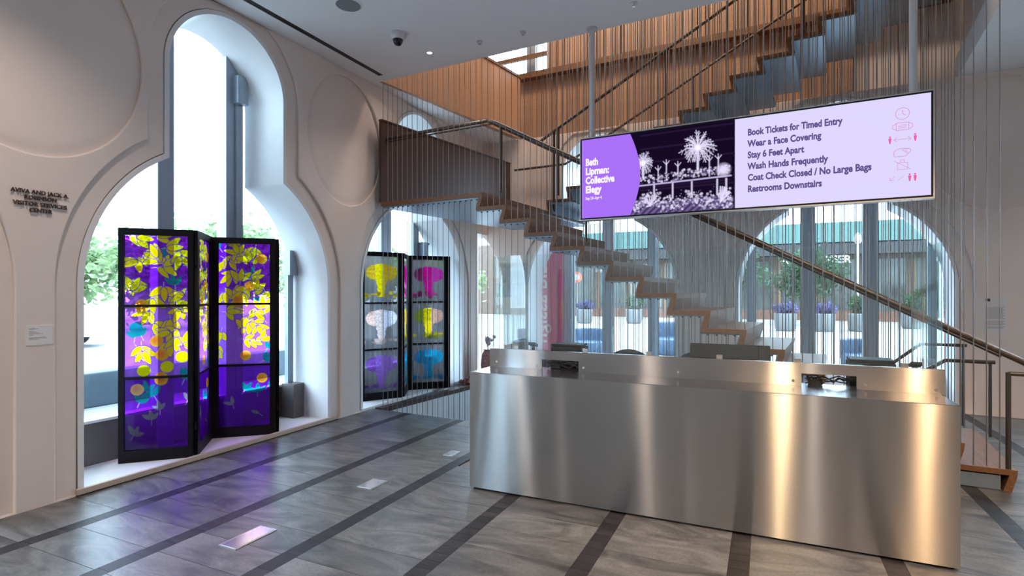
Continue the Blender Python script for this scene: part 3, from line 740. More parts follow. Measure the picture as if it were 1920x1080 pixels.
for x, z, lab in ((-1.86, 0.35, 'small black card reader at the left end behind the ledge'), (0.915, 0.325, 'small black card reader at the right end behind the ledge')):
    r = empty('card_reader', (x, 4.48, 0.75)); tag(r, lab, 'card reader')
    MB().box(-0.012, 0.012, -0.012, 0.012, 0.0, z - 0.03).build('stand', M['screen_black'], r)
    MB().box(-0.04, 0.04, -0.05, 0.05, 0.0, 0.008).build('base', M['screen_black'], r)
    o = MB().box(-0.032, 0.032, -0.04, 0.04, -0.012, 0.012).build('keypad', M['screen_black'], r, bevel=0.004); o.location = (0, 0, z - 0.01); o.rotation_euler = (-0.3, 0, 0)
def office_chair(x, y, top, rz, lab):
    r = empty('office_chair', (x, y, 0), rz); tag(r, lab, 'chair', None)
    pts = [(-0.19, 0), (0.19, 0), (0.21, 0.26)] + [(0.21*math.cos(t), 0.26 + 0.14*math.sin(t)) for t in np.linspace(0.3, PI-0.3, 9)] + [(-0.21, 0.26)]
    o = MB().sweep(pts, lambda p, t: (p[0], 0.22 + 0.03*t + 0.06*abs(p[0])*-2, top - 0.42 + p[1])).build('backrest', M['cord'], r)
    MB().prism([(-0.22, -0.2), (0.22, -0.2), (0.24, 0.18), (0.15, 0.24), (-0.15, 0.24), (-0.24, 0.18)], 0.42, 0.48).build('seat', M['cord'], r, bevel=0.015)
    MB().tube([(0, 0, 0.08), (0, 0, 0.42)], 0.025, 10).build('gas_lift', M['screen_black'], r, smooth=True)
    MB().tube([(0, 0.1, 0.44), (0, 0.27, 0.46), (0, 0.25, top - 0.38)], 0.02, 8).build('back_post', M['screen_black'], r, smooth=True)
    for q in range(5):
        a = 2*PI*q/5; l = MB().tube([(0, 0, 0.09), (0.26*math.cos(a), 0.26*math.sin(a), 0.06)], 0.016, 6).build('leg', M['screen_black'], r)
        MB().tube([(0.26*math.cos(a)-0.012, 0.26*math.sin(a), 0.025), (0.26*math.cos(a)+0.012, 0.26*math.sin(a), 0.025)], 0.025, 10).build('castor', M['cord'], l)
office_chair(-1.22, 5.27, 1.0, 0.1, 'black office chair behind the desk, left of the other one')
office_chair(-0.62, 5.27, 1.005, -0.2, 'black office chair behind the desk, nearer the monitor')

# ------------------------------------------------------------ hanging display
sg = empty('hanging_display', (*Sp(2.07, -0.12), 2.74)); tag(sg, 'wide hanging screen with purple, photo and white sections above the desk', 'display')
ox, oy = Sp(3.582, -0.12)
MS = Matrix(((math.cos(TH), 0, -math.sin(TH), ox), (-math.sin(TH), 0, -math.cos(TH), oy), (0, 1, 0, 2.303), (0, 0, 0, 1)))   # u right, v up, n towards the lobby
SW, SH = 3.018, 0.872
def LS(me, nm, mat, parent=sg, off=(0, 0, 0), sc=(1, 1, 1)):
    return link(nm, me, mat, parent, M4=MS @ Matrix.Translation(off) @ Matrix.Diagonal((*sc, 1)))
LS(MB().box(0, SW, 0, SH, -0.09, 0.0).mesh('casing'), 'casing', pmat('silver_edge', (0.62, 0.62, 0.63), 0.35, metal=0.6))
LS(MB().box(0.012, SW-0.012, 0.012, SH-0.012, 0.0, 0.003).mesh('bezel'), 'bezel', M['screen_black'])
e = 0.026
E_P = emat('lit_purple', (0.40, 0.165, 0.93)); E_W = emat('lit_lavender_white', (0.74, 0.68, 0.985))
E_T = emat('display_text', (0.115, 0.08, 0.26)); E_PK = emat('display_pink', (0.85, 0.12, 0.38)); E_PL = emat('display_pale_pink', (0.72, 0.36, 0.66))
E_WW = emat('display_white', (0.95, 0.90, 1.0))
arc = [(0.545, e)] + [(0.545 + 0.135*math.sin(PI*(0.08 + 0.84*t/16.0)) - 0.033, e + (SH-2*e)*t/16.0) for t in range(17)] + [(0.545, SH-e)]
arc = [(x, y) for x, y in arc]
left = LS(filled('purple_section', [(e, e)] + arc + [(e, SH - e)], [], 0.0, 0.0045), 'purple_section', E_P)
XD = 1.518
LS(MB().box(XD + 0.012, SW - e, e, SH - e, 0.0, 0.0045).mesh('white_section'), 'white_section', E_W)
# photo section, rasterised from simple strokes
def raster(wd, ht, res):
    K = int(wd/res) + 1; R = int(ht/res) + 1
    X, Y = np.meshgrid(np.linspace(0, wd, K), np.linspace(0, ht, R))       # Y down
    return np.zeros((R, K, 3), np.float32), X, Y
def seg_d(X, Y, a, b):
    ax, ay = a; bx, by = b; dx, dy = bx-ax, by-ay; L = dx*dx + dy*dy + 1e-9
    t = np.clip(((X-ax)*dx + (Y-ay)*dy)/L, 0, 1)
    return np.hypot(X-ax-t*dx, Y-ay-t*dy), t
def mixc(im, mask, col):
    m_ = np.clip(mask, 0, 1)[..., None]; im[:] = im*(1-m_) + np.array(col, np.float32)*m_
rs = np.random.RandomState(5)
PW = XD - 0.545; PHt = SH - 2*e
im, X, Y = raster(PW, PHt, 0.0048)
im[:] = (0.008, 0.003, 0.018)
mixc(im, 0.5*(np.sin(Y*46) > 0.93)*(X > 0.1), (0.03, 0.015, 0.06))
mixc(im, (Y > 0.70) * (0.55 + 0.35*np.sin((X*1.0 + (Y-0.7)*1.1)*95)), (0.20, 0.14, 0.36))
def stroke(a, b, wd_, col, amt=1.0):
    d_, t_ = seg_d(X, Y, a, b); mixc(im, amt*np.clip(1.5 - d_/wd_, 0, 1), col)
WH = (0.80, 0.74, 1.0)
def palm(cx, cy, R_, n, h):
    for q in range(n):
        a = 2*PI*q/n + rs.uniform(-0.12, 0.12); r_ = R_*rs.uniform(0.72, 1.08); ex = cx + r_*math.cos(a); ey = cy + r_*math.sin(a)*0.95 + 0.10*R_*abs(math.cos(a))
        mx, my = cx + 0.55*r_*math.cos(a), cy + 0.5*r_*math.sin(a) - 0.08*R_
        stroke((cx, cy), (mx, my), 0.006, WH, 0.9); stroke((mx, my), (ex, ey), 0.0045, WH, 0.75)
        for u_ in (0.4, 0.6, 0.8):
            bx_, by_ = cx + (ex-cx)*u_, cy + (ey-cy)*u_
            stroke((bx_, by_), (bx_ + 0.02*math.cos(a+0.9), by_ + 0.03*math.sin(a+0.9)), 0.0028, WH, 0.55)
            stroke((bx_, by_), (bx_ + 0.02*math.cos(a-0.9), by_ + 0.03*math.sin(a-0.9)), 0.0028, WH, 0.55)
    stroke((cx, cy), (cx, cy + h), 0.010, WH, 0.9); mixc(im, 1.0*np.clip(1.6 - np.hypot(X-cx, Y-cy)/0.022, 0, 1), (1, 0.98, 1))
palm(0.655, 0.22, 0.165, 26, 0.24); palm(0.13, 0.31, 0.12, 16, 0.15)
for q in range(5):
    cx = (0.28, 0.36, 0.47, 0.76, 0.84)[q]; cy = (0.38, 0.33, 0.36, 0.34, 0.33)[q]
    stroke((cx, cy), (cx, 0.5), 0.006, WH, 0.7)
    for a in (-2.4, -1.6, -0.8): stroke((cx, cy+0.02), (cx + 0.04*math.cos(a), cy + 0.02 + 0.05*math.sin(a)), 0.004, WH, 0.7)
for q in range(260):
    x_ = rs.uniform(0.05, 0.94); y_ = 0.485 + rs.uniform(-0.05, 0.03)*1.0 - 0.02*(x_ > 0.5); r_ = rs.uniform(0.004, 0.012)
    mixc(im, rs.uniform(0.4, 0.95)*np.clip(1.4 - np.hypot((X-x_), (Y-y_))/r_, 0, 1), WH if rs.rand() < 0.75 else (0.12, 0.08, 0.22))
stroke((0.03, 0.535), (0.95, 0.515), 0.007, (0.55, 0.48, 0.8)); mixc(im, ((Y > 0.545) & (Y < 0.56) & (X > 0.05) & (X < 0.95))*0.8, (0.02, 0.01, 0.04))
mixc(im, 0.95*np.clip(1.5 - np.hypot(X-0.885, (Y-0.455))/0.05, 0, 1), WH)
for x_ in (0.24, 0.42, 0.60, 0.83, 0.91): stroke((x_, 0.54), (x_, 0.68), 0.008, WH, 0.8)
for q in range(620):
    x_ = rs.uniform(0.03, 0.96); y_ = 0.735 + 0.055*rs.randn()*0.7 - 0.05*(abs(x_-0.2) < 0.1) - 0.04*(abs(x_-0.6) < 0.1); r_ = rs.uniform(0.003, 0.013)
    if y_ > 0.81 or y_ < 0.57: continue
    mixc(im, rs.uniform(0.35, 0.95)*np.clip(1.4 - np.hypot((X-x_), (Y-y_))/r_, 0, 1), WH if rs.rand() < 0.72 else (0.10, 0.07, 0.2))
for q in range(9):
    a = -PI/2 + rs.uniform(-1.2, 1.2); stroke((0.86, 0.75), (0.86 + 0.1*math.cos(a), 0.75 + 0.14*math.sin(a)), 0.006, WH, 0.85)
for q in range(7): a = -PI/2 + rs.uniform(-1.2, 1.2); stroke((0.2, 0.74), (0.2 + 0.1*math.cos(a), 0.74 + 0.1*math.sin(a)), 0.006, WH, 0.85)
pm_ = color_grid('photo_section', PW, PHt, im)
mA = bpy.data.materials.new('lit_photo'); mA.use_nodes = True; nt = mA.node_tree; nt.nodes.clear()
at = N(nt, 'ShaderNodeAttribute'); at.attribute_name = 'Col'; em = N(nt, 'ShaderNodeEmission'); ou = N(nt, 'ShaderNodeOutputMaterial')
em.inputs[1].default_value = 0.67; nt.links.new(at.outputs['Color'], em.inputs[0]); nt.links.new(em.outputs[0], ou.inputs[0])
pm_.transform(Matrix(((1, 0, 0, 0), (0, 0, 1, 0), (0, -1, 0, 0), (0, 0, 0, 1))))
LS(pm_, 'photo_section', mA, off=(0.545, e, 0.0040))
def stext(body, x, y, size, mat, xe=None, bold=0.0, parent=sg, nm='lettering'):
    me = text_mesh(body, size, bold)
    k = 1.0
    if xe:
        wdt = max(v.co.x for v in me.vertices); k = (xe - x)/wdt
    return LS(me, nm, mat, parent, off=(x, y, 0.0058), sc=(k, 1, 1))
for i, (t, xe) in enumerate([('Beth', 0.205), ('Lipman:', 0.325), ('Collective', 0.382), ('Elegy', 0.245)]):
    stext(t, 0.068, 0.575 - 0.0955*i, 0.100, E_WW, xe, 0.0050)
stext('Sep 24\u2013Apr 4', 0.068, 0.575 - 0.0955*3 - 0.072, 0.044, E_WW, 0.245, 0.001)
def XS(px):     # pixel column of the photo on the display plane
    u = (px - 960)/1030.0; dx = u*math.cos(YAW) - math.sin(YAW); dy = u*math.sin(YAW) + math.cos(YAW)
    nx, ny = math.sin(TH), math.cos(TH); t = (ox*nx + oy*ny)/(dx*nx + dy*ny)
    return (dx*t - ox)*math.cos(TH) - (dy*t - oy)*math.sin(TH)
for i, (t, pe) in enumerate([('Book Tickets for Timed Entry', 1580), ('Wear a Face Covering', 1540), ('Stay 6 Feet Apart', 1508), ('Wash Hands Frequently', 1553), ('Coat Check Closed / No Large Bags', 1634), ('Restrooms Downstairs', 1541)]):
    stext(t, XS(1402), 0.682 - 0.1035*i, 0.083, E_T, XS(pe), 0.0032)
def ribbon(pts, wd_, mat, nm, parent, closed=False):
    m_ = MB(); P = [Vector(p) for p in pts]
    if closed: P.append(P[0])
    for a, b in zip(P[:-1], P[1:]):
        d_ = (b - a).normalized(); n2 = Vector((-d_.y, d_.x))*wd_/2; a2 = a - d_*wd_*0.3; b2 = b + d_*wd_*0.3
        m_.hexa([(*(a2-n2), 0), (*(b2-n2), 0), (*(b2+n2), 0), (*(a2+n2), 0)], [(*(a2-n2), 0.0006), (*(b2-n2), 0.0006), (*(b2+n2), 0.0006), (*(a2+n2), 0.0006)])
    return LS(m_.mesh(nm), nm, mat, parent, off=(0, 0, 0.0052))
xi = XS(1692)
def circ(cx, cy, r_, n=24, a0_=0, a1_=2*PI): return [(cx + r_*math.cos(a0_ + (a1_-a0_)*i/n), cy + r_*math.sin(a0_ + (a1_-a0_)*i/n)) for i in range(n+1)]
y0 = 0.705; dp = 0.1045
ribbon(circ(xi, y0, 0.047), 0.005, E_PL, 'clock_icon', sg); ribbon([(xi, y0 + 0.028), (xi, y0), (xi + 0.02, y0 - 0.016)], 0.005, E_PL, 'clock_hands', sg)
y1 = y0 - dp
ribbon([(xi-0.042, y1+0.03), (xi+0.042, y1+0.03), (xi+0.042, y1-0.03), (xi-0.042, y1-0.03)], 0.005, E_PL, 'mask_icon', sg, True)
for dy in (-0.012, 0, 0.012): ribbon([(xi-0.026, y1+dy), (xi+0.026, y1+dy)], 0.004, E_PL, 'mask_fold', sg)
for sx in (-1, 1): ribbon([(xi+sx*0.042, y1+0.026), (xi+sx*0.066, y1+0.014), (xi+sx*0.066, y1-0.014), (xi+sx*0.042, y1-0.026)], 0.005, E_PL, 'mask_loop', sg)
y2 = y0 - 2*dp
def figure(cx, cy):
    m_ = filled('person_icon', [(cx-0.004, cy-0.03), (cx+0.004, cy-0.03), (cx+0.011, cy+0.012), (cx+0.005, cy+0.017), (cx-0.005, cy+0.017), (cx-0.011, cy+0.012)], [], 0, 0.0006)
    LS(m_, 'person_icon', E_PK, off=(0, 0, 0.0052)); m_ = filled('person_head', circ(cx, cy+0.026, 0.007, 10)[:-1], [], 0, 0.0006); LS(m_, 'person_head', E_PK, off=(0, 0, 0.0052))
figure(xi-0.085, y2); figure(xi+0.085, y2+0.004)
ribbon([(xi-0.058, y2), (xi+0.058, y2)], 0.004, E_PL, 'arrow_line', sg)
for sx in (-1, 1): ribbon([(xi+sx*0.038, y2+0.018), (xi+sx*0.058, y2), (xi+sx*0.038, y2-0.018)], 0.004, E_PL, 'arrow_head', sg)
y3 = y0 - 3*dp
ribbon([(xi-0.055, y3-0.035), (xi-0.06, y3), (xi-0.045, y3+0.02), (xi-0.01, y3+0.03), (xi+0.02, y3+0.026), (xi+0.05, y3+0.022), (xi+0.056, y3+0.006), (xi+0.045, y3-0.01), (xi+0.02, y3-0.034), (xi-0.02, y3-0.036)], 0.005, E_PL, 'hands_icon', sg, True)
for q in range(3): ribbon([(xi-0.005+0.012*q, y3+0.018-0.012*q), (xi+0.035, y3+0.012-0.012*q)], 0.0045, E_PL, 'finger_line', sg)
y4 = y0 - 4*dp
ribbon([(xi-0.034, y4+0.018), (xi+0.034, y4+0.018), (xi+0.034, y4-0.038), (xi-0.034, y4-0.038)], 0.004, E_PL, 'bag_icon', sg, True)
ribbon([(xi-0.012, y4+0.018), (xi-0.012, y4+0.04), (xi+0.012, y4+0.04), (xi+0.012, y4+0.018)], 0.004, E_PL, 'bag_handle', sg)
ribbon([(xi-0.055, y4+0.034), (xi+0.055, y4-0.04)], 0.004, E_PL, 'strike_line', sg)
y5 = y0 - 5*dp - 0.004
ribbon([(xi-0.085, y5+0.014), (xi-0.085, y5-0.014), (xi-0.058, y5-0.014)], 0.0035, E_PL, 'arrow_head', sg); ribbon([(xi-0.085, y5-0.014), (xi-0.052, y5+0.018)], 0.0035, E_PL, 'arrow_line', sg)
ribbon([(xi-0.03, y5-0.016), (xi+0.012, y5+0.018)], 0.0035, E_PL, 'slash', sg); figure(xi+0.048, y5); figure(xi+0.084, y5)
for s_, lab in ((3.462, 'left'), (0.70, 'right')):
    x, y = Sp(s_, -0.075)
    zt = ZC if s_ > 2 else 7.9
    pc = link('pole', MB().tube([(x, y, 2.9), (x, y, zt)], 0.029, 20).mesh('pole', True), M['pole'], sg, M4=Matrix.Identity(4))
    if s_ > 2: link('ceiling_flange', MB().lathe([(0.03, -0.03), (0.058, -0.02), (0.06, 0)], 24, (x, y, ZC)).mesh('ceiling_flange', True), M['pole'], sg, M4=Matrix.Identity(4))

# ------------------------------------------------------------ folding screens
def leaf(im, X, Y, cx, cy, L, wd_, a, col, vein=None):
    dx, dy = math.cos(a), math.sin(a); u_ = (X-cx)*dx + (Y-cy)*dy; v_ = -(X-cx)*dy + (Y-cy)*dx
    t = u_/L; hw = wd_*np.sqrt(np.clip(np.sin(PI*np.clip(t, 0, 1)), 0, 1))*(1.1 - 0.5*t)
    if col[2] < 0.2 and col[0] > 0.5:      # lead-like violet outline keeps neighbouring leaves apart
        t2 = (u_ + 0.005)/(L + 0.010); h2 = wd_*np.sqrt(np.clip(np.sin(PI*np.clip(t2, 0, 1)), 0, 1))*(1.1 - 0.5*t2) + 0.005
        mixc(im, ((t2 > 0) & (t2 < 1))*np.clip((h2 - abs(v_))/0.003 + 0.5, 0, 1), (0.17, 0.03, 0.56))
    mixc(im, ((t > 0) & (t < 1))*np.clip((hw - abs(v_))/0.003 + 0.5, 0, 1), col)
    mixc(im, ((t > 0.05) & (t < 0.8))*np.clip(1.2 - abs(v_)/0.0016, 0, 1)*0.15, (col[0]*0.7, col[1]*0.6, col[2]))
YEL = (1.0, 0.66, 0.0); TEAL = (0.0, 0.24, 0.30); GREY = (0.10, 0.10, 0.16); TWIG = (0.75, 0.60, 0.80)
def branch(im, X, Y, x, y, a, n, col, rs, L=0.085):
    for q in range(n):
        nx_, ny_ = x + 0.05*math.cos(a), y + 0.05*math.sin(a)
        d_, _ = seg_d(X, Y, (x, y), (nx_, ny_)); mixc(im, np.clip(1.4 - d_/0.0025, 0, 1)*0.9, TWIG)
        for s_ in (-1, 1):
            if rs.rand() < 0.85: leaf(im, X, Y, nx_, ny_, L*rs.uniform(0.75, 1.15), L*0.25*rs.uniform(0.8, 1.15), a + s_*rs.uniform(0.6, 1.1), col)
        x, y = nx_, ny_; a += rs.uniform(-0.35, 0.35)
    leaf(im, X, Y, x, y, L, L*0.24, a, col)
def disc(im, X, Y, cx, cy, r_, col, col2=None):
    d_ = np.hypot(X-cx, Y-cy); m_ = np.clip((r_ - d_)/0.003 + 0.5, 0, 1)
    mixc(im, m_, col)
    if col2: mixc(im, m_*np.clip(1 - np.hypot(X-cx+r_*0.25, Y-cy+r_*0.2)/(r_*1.0), 0, 1)*1.2, col2)
PNW, PNH = 0.495, 1.90
def citrus(seed, circles, teal, low):
    im, X, Y = raster(PNW, PNH, 0.0046); rs = np.random.RandomState(seed)
    h = Y/PNH
    A = np.array((0.19, 0.004, 0.50)); B = np.array((0.42, 0.13, 0.74)); Cc = np.array((0.16, 0.006, 0.47))
    wob = 0.5 + 0.5*np.sin(X*31 + 4*np.sin(Y*17) + seed)*np.sin(Y*23 + X*9)
    im[:] = A
    mixc(im, np.clip((h-0.24)/0.08, 0, 1), B); mixc(im, np.clip((h-0.655)/0.01, 0, 1), Cc)
    mixc(im, wob*0.4*(h < 0.66), (0.34, 0.03, 0.80))
    for (u_, v_) in teal:
        branch(im, X, Y, u_*PNW, v_*PNH, rs.uniform(-2.4, -0.6), 1, TEAL, rs, 0.10)
    for (u_, v_) in low: branch(im, X, Y, u_*PNW, v_*PNH, rs.uniform(-2.4, -0.6), 1, (0.30, 0.26, 0.32), rs, 0.085)
    for gx in range(4):
        for gy in range(8):
            u_ = (gx + rs.uniform(0.1, 0.9))/3.7; v_ = (gy + rs.uniform(0.0, 1.0))/8*0.56
            if v_ > 0.42 and rs.rand() < 0.35: continue
            branch(im, X, Y, u_*PNW - 0.02, v_*PNH, rs.uniform(-2.8, 0.2) if rs.rand() < 0.6 else rs.uniform(0.3, 2.6), rs.randint(1, 3), (YEL[0]*rs.uniform(0.85, 1.0), YEL[1]*rs.uniform(0.85, 1.0), 0.0), rs, 0.128)
    for (u_, v_, k) in circles:
        c1, c2 = {'o': ((0.98, 0.42, 0.02), (0.95, 0.20, 0.02)), 'y': ((0.97, 0.80, 0.0), None), 't': ((0.0, 0.20, 0.32), None), 'p': ((0.95, 0.50, 0.20), (0.92, 0.30, 0.14))}[k]
        disc(im, X, Y, u_*PNW, v_*PNH, 0.052, c1, c2)
    return im
imA = citrus(3, [(0.18, 0.43, 't'), (0.50, 0.495, 'o'), (0.58, 0.562, 'o'), (0.66, 0.62, 'y'), (0.30, 0.635, 'y'), (0.90, 0.575, 'y'), (0.57, 0.672, 'o'), (0.20, 0.715, 'p'), (0.27, 0.33, 'o')],
             [(0.15, 0.50), (0.3, 0.49), (0.62, 0.03), (0.88, 0.10), (0.8, 0.26), (0.35, 0.75), (0.5, 0.77), (0.2, 0.80), (0.9, 0.70), (0.55, 0.13)], [(0.42, 0.885), (0.10, 0.95), (0.55, 0.84), (0.95, 0.80)])
imC = citrus(12, [(0.83, 0.085, 'o'), (0.60, 0.235, 'o'), (0.38, 0.315, 'o'), (0.52, 0.615, 'o'), (0.84, 0.735, 'o')],
             [(0.08, 0.05), (0.5, 0.10), (0.75, 0.20), (0.85, 0.35), (0.5, 0.5), (0.8, 0.66), (0.9, 0.60), (0.45, 0.82), (0.75, 0.84), (0.9, 0.80)], [(0.3, 0.9), (0.85, 0.95)])
# cloud screen
def cloud(im, X, Y, y0_, y1_, cols, seed):
    rs = np.random.RandomState(seed); cx = PNW*0.5; H_ = y1_ - y0_
    cap = np.full_like(X, -1.0)
    for (dx, dy, rx, ry) in ((0, 0.30, 0.155, 0.085), (-0.10, 0.33, 0.10, 0.085), (0.11, 0.33, 0.10, 0.085), (0, 0.24, 0.11, 0.06), (-0.12, 0.40, 0.06, 0.05), (0.05, 0.40, 0.12, 0.07)):
        cap = np.maximum(cap, 1.3 - np.hypot((X-cx-dx)/rx, (Y-y0_-dy*H_*0.95 - 0.03)/ry))
    f = (Y - (y0_ + 0.45*H_))/(0.5*H_)
    stem = ((f > 0) & (f < 1.0))*np.clip((0.10 - 0.055*np.clip(f, 0, 1)**0.6 + 0.02*np.clip(f-0.7, 0, 1) + 0.006*np.sin(Y*70) - abs(X-cx))/0.006, 0, 1)
    wob = 0.12*np.sin(X*60 + seed) * np.sin(Y*50)
    capm = np.clip((cap + wob*0.5)*8, 0, 1)
    c0, c1, c2 = [np.array(c) for c in cols]
    t = np.clip((X/PNW), 0, 1)[..., None]
    col = np.where(t < 0.33, c0, np.where(t < 0.58, c1, c2))
    sh = (0.82 + 0.22*np.sin(X*75 + 3*np.sin(Y*60)) * np.sin(Y*48 + 2*np.sin(X*50)))[..., None]
    m_ = np.clip(np.maximum(capm, stem), 0, 1)[..., None]
    im[:] = im*(1-m_) + np.clip(col*sh, 0, 1)*m_
    for q in range(13):
        bx = rs.uniform(-0.02, PNW); by = y1_ - rs.uniform(0.02, 0.085); mm_ = np.clip((1.15 - np.hypot((X-bx)/rs.uniform(0.025, 0.05), (Y-by)/rs.uniform(0.012, 0.03)))*8, 0, 1)
        mixc(im, mm_*0.9, tuple((c0 if q % 2 else c1)*rs.uniform(0.25, 0.8)))
def clouds(rows, seed):
    im, X, Y = raster(PNW, PNH, 0.006)
    h = Y/PNH; g = (0.17 + 0.02*np.sin(X*90))
    im[..., 0] = g*1.02; im[..., 1] = g*0.98; im[..., 2] = g*1.04
    mixc(im, np.clip(1 - h/0.22, 0, 1)*0.7*np.clip(1-X/PNW, 0, 1), (0.36, 0.24, 0.30)); mixc(im, np.clip(1 - h/0.25, 0, 1)*0.7*np.clip(X/PNW, 0, 1), (0.26, 0.32, 0.17))
    for i, c in enumerate(rows): cloud(im, X, Y, i*PNH/3 + 0.02, (i+1)*PNH/3 - 0.03, c, seed + i)
    return np.clip(im, 0, 1)
imM1 = clouds([((0.75, 0.45, 0.02), (0.95, 0.70, 0.0), (0.62, 0.36, 0.01)), ((0.95, 0.62, 0.55), (0.98, 0.72, 0.66), (0.86, 0.82, 0.98)), ((0.22, 0.08, 0.42), (0.30, 0.13, 0.55), (0.26, 0.11, 0.46))], 1)
imM2 = clouds([((0.22, 0.01, 0.10), (0.85, 0.0, 0.32), (0.66, 0.02, 0.38)), ((0.20, 0.24, 0.01), (0.92, 0.68, 0.0), (0.85, 0.45, 0.33)), ((0.01, 0.16, 0.33), (0.01, 0.22, 0.42), (0.01, 0.36, 0.62))], 5)
def film_mat(nm, tl, scale):
    m = bpy.data.materials.new(nm); m.use_nodes = True; nt = m.node_tree; nt.nodes.clear()
    a = N(nt, 'ShaderNodeAttribute'); a.attribute_name = 'Col'
    sc_ = N(nt, 'ShaderNodeVectorMath', operation='SCALE'); sc_.inputs['Scale'].default_value = FILM; nt.links.new(a.outputs['Color'], sc_.inputs[0])
    s2 = N(nt, 'ShaderNodeVectorMath', operation='SCALE'); s2.inputs['Scale'].default_value = scale; nt.links.new(a.outputs['Color'], s2.inputs[0])
    t = N(nt, 'ShaderNodeBsdfTransparent'); l = N(nt, 'ShaderNodeBsdfTranslucent'); g = N(nt, 'ShaderNodeBsdfGlossy'); g.inputs['Roughness'].default_value = 0.08
    nt.links.new(sc_.outputs[0], t.inputs[0]); nt.links.new(s2.outputs[0], l.inputs[0])
    mx = N(nt, 'ShaderNodeMixShader'); mx.inputs[0].default_value = tl; nt.links.new(t.outputs[0], mx.inputs[1]); nt.links.new(l.outputs[0], mx.inputs[2])
    m3 = N(nt, 'ShaderNodeMixShader'); m3.inputs[0].default_value = 0.03; nt.links.new(mx.outputs[0], m3.inputs[1]); nt.links.new(g.outputs[0], m3.inputs[2])
    o = N(nt, 'ShaderNodeOutputMaterial'); nt.links.new(m3.outputs[0], o.inputs[0]); return m
MPane = film_mat('tinted_film_glass', 0.15, 0.95); MPane2 = film_mat('grey_film_glass', 0.62, 0.5)
def folding_screen(nm, lab, V, z0, ims, cuts, Hs=2.09):
    r = empty(nm, (sum(v[0] for v in V)/len(V), sum(v[1] for v in V)/len(V), z0)); tag(r, lab, 'folding screen')
    cache = {}
    for i in range(4):
        a = Vector((*V[i], 0)); b = Vector((*V[i+1], 0)); d_ = (b - a); L = d_.length; d_.normalize(); g = 0.015
        MM = Matrix(((d_.x, 0, d_.y, a.x + d_.x*g), (d_.y, 0, -d_.x, a.y + d_.y*g), (0, 1, 0, z0), (0, 0, 0, 1)))
        L2 = L - 2*g; bt = 0.105; tp = 0.06; sw = (L2 - PNW)/2
        sy = (Hs - bt - tp)/PNH
        holes = []; secs = []
        for c0, c1 in zip(cuts[:-1], cuts[1:]):
            za = Hs - tp - c1*PNH*sy + (0.011 if c1 < 1 else 0); zb = Hs - tp - c0*PNH*sy - (0.011 if c0 > 0 else 0)
            holes.append([(sw, za), (L2 - sw, za), (L2 - sw, zb), (sw, zb)]); secs.append((c0, c1, za, zb))
        fr = link('panel_frame', filled('panel_frame', [(0, 0), (L2, 0), (L2, Hs), (0, Hs)], holes, -0.018, 0.018), M['frame_black'], r, M4=MM)
        im = ims[i]
        for c0, c1, za, zb in secs:
            R = im.shape[0]; r0 = int(c0*(R-1)); r1 = int(c1*(R-1)) + 1
            key = (id(im), r0)
            if key not in cache:
                me = color_grid('pane', PNW + 0.006, zb - za + 0.006, im[r0:r1]); me.transform(Matrix(((1, 0, 0, 0), (0, 0, 1, 0), (0, -1, 0, 0), (0, 0, 0, 1)))); me.materials.append(MPane2 if im is imM1 or im is imM2 else MPane); cache[key] = me
            link('pane', cache[key], None, fr, M4=MM @ Matrix.Translation((sw - 0.003, za - 0.003, 0.0)))
    for i in (1, 2, 3):
        for z in (0.28, 1.05, 1.80):
            W_ = MB().tube([(V[i][0], V[i][1], z0 + z - 0.035), (V[i][0], V[i][1], z0 + z + 0.035)], 0.010, 10).mesh('hinge', True)
            link('hinge', W_, M['frame_black'], r, M4=Matrix.Identity(4))
    return r
V1 = [(-5.215, 2.95), (-4.785, 3.385), (-5.235, 3.875), (-4.765, 4.305), (-5.235, 4.735)]
folding_screen('folding_screen', 'black framed folding screen with purple glass, yellow leaves and oranges', V1, 0.033, [imA, imC, imC, imA], [0, 0.33, 0.665, 1.0])
V2 = [(-5.12, 6.03), (-4.775, 6.575), (-5.055, 7.08), (-4.58, 7.535), (-4.95, 8.12)]
folding_screen('folding_screen', 'black framed folding screen with coloured cloud shapes on grey glass', V2, 0.031, [imM1, imM2, imM2, imM1], [0, 0.345, 0.685, 1.0])
bpy.data.objects['folding_screen.001'].rotation_euler = (0, 0, 0)

# ------------------------------------------------------------ wall lettering and labels
wt = empty('wall_lettering', (XL + 0.001, 2.172, 2.2)); tag(wt, 'raised dark metal lettering in four centred lines on the left wall', 'sign')
ML0 = Matrix(((0, 0, 1, XL + 0.012), (1, 0, 0, 2.172), (0, 1, 0, 0), (0, 0, 0, 1)))
for t, z, wd_ in (('AVIVA AND JACK A.', 2.252, 0.350), ('ROBINSON', 2.210, 0.192), ('VISITOR SERVICES', 2.166, 0.325), ('CENTER', 2.122, 0.138)):
    me = text_mesh(t, 0.040, 0.0007, 0.004, 'CENTER'); ww = max(v.co.x for v in me.vertices) - min(v.co.x for v in me.vertices)
    link('lettering', me, M['bronze'], wt, M4=ML0 @ Matrix.Translation((0, z, 0)) @ Matrix.Diagonal((wd_/ww, 1, 1, 1)))
lb = empty('wall_label', (XL, 2.167, 1.24)); tag(lb, 'small white text label on the left wall beside the big arch', 'label')
ML1 = Matrix(((0, 0, 1, XL), (1, 0, 0, 0), (0, 1, 0, 0), (0, 0, 0, 1)))
link('card', MB().box(2.087, 2.247, 1.172, 1.312, 0.0005, 0.006).mesh('card'), pmat('white_label_card', (0.85, 0.83, 0.82), 0.5), lb, M4=ML1)
m = MB()
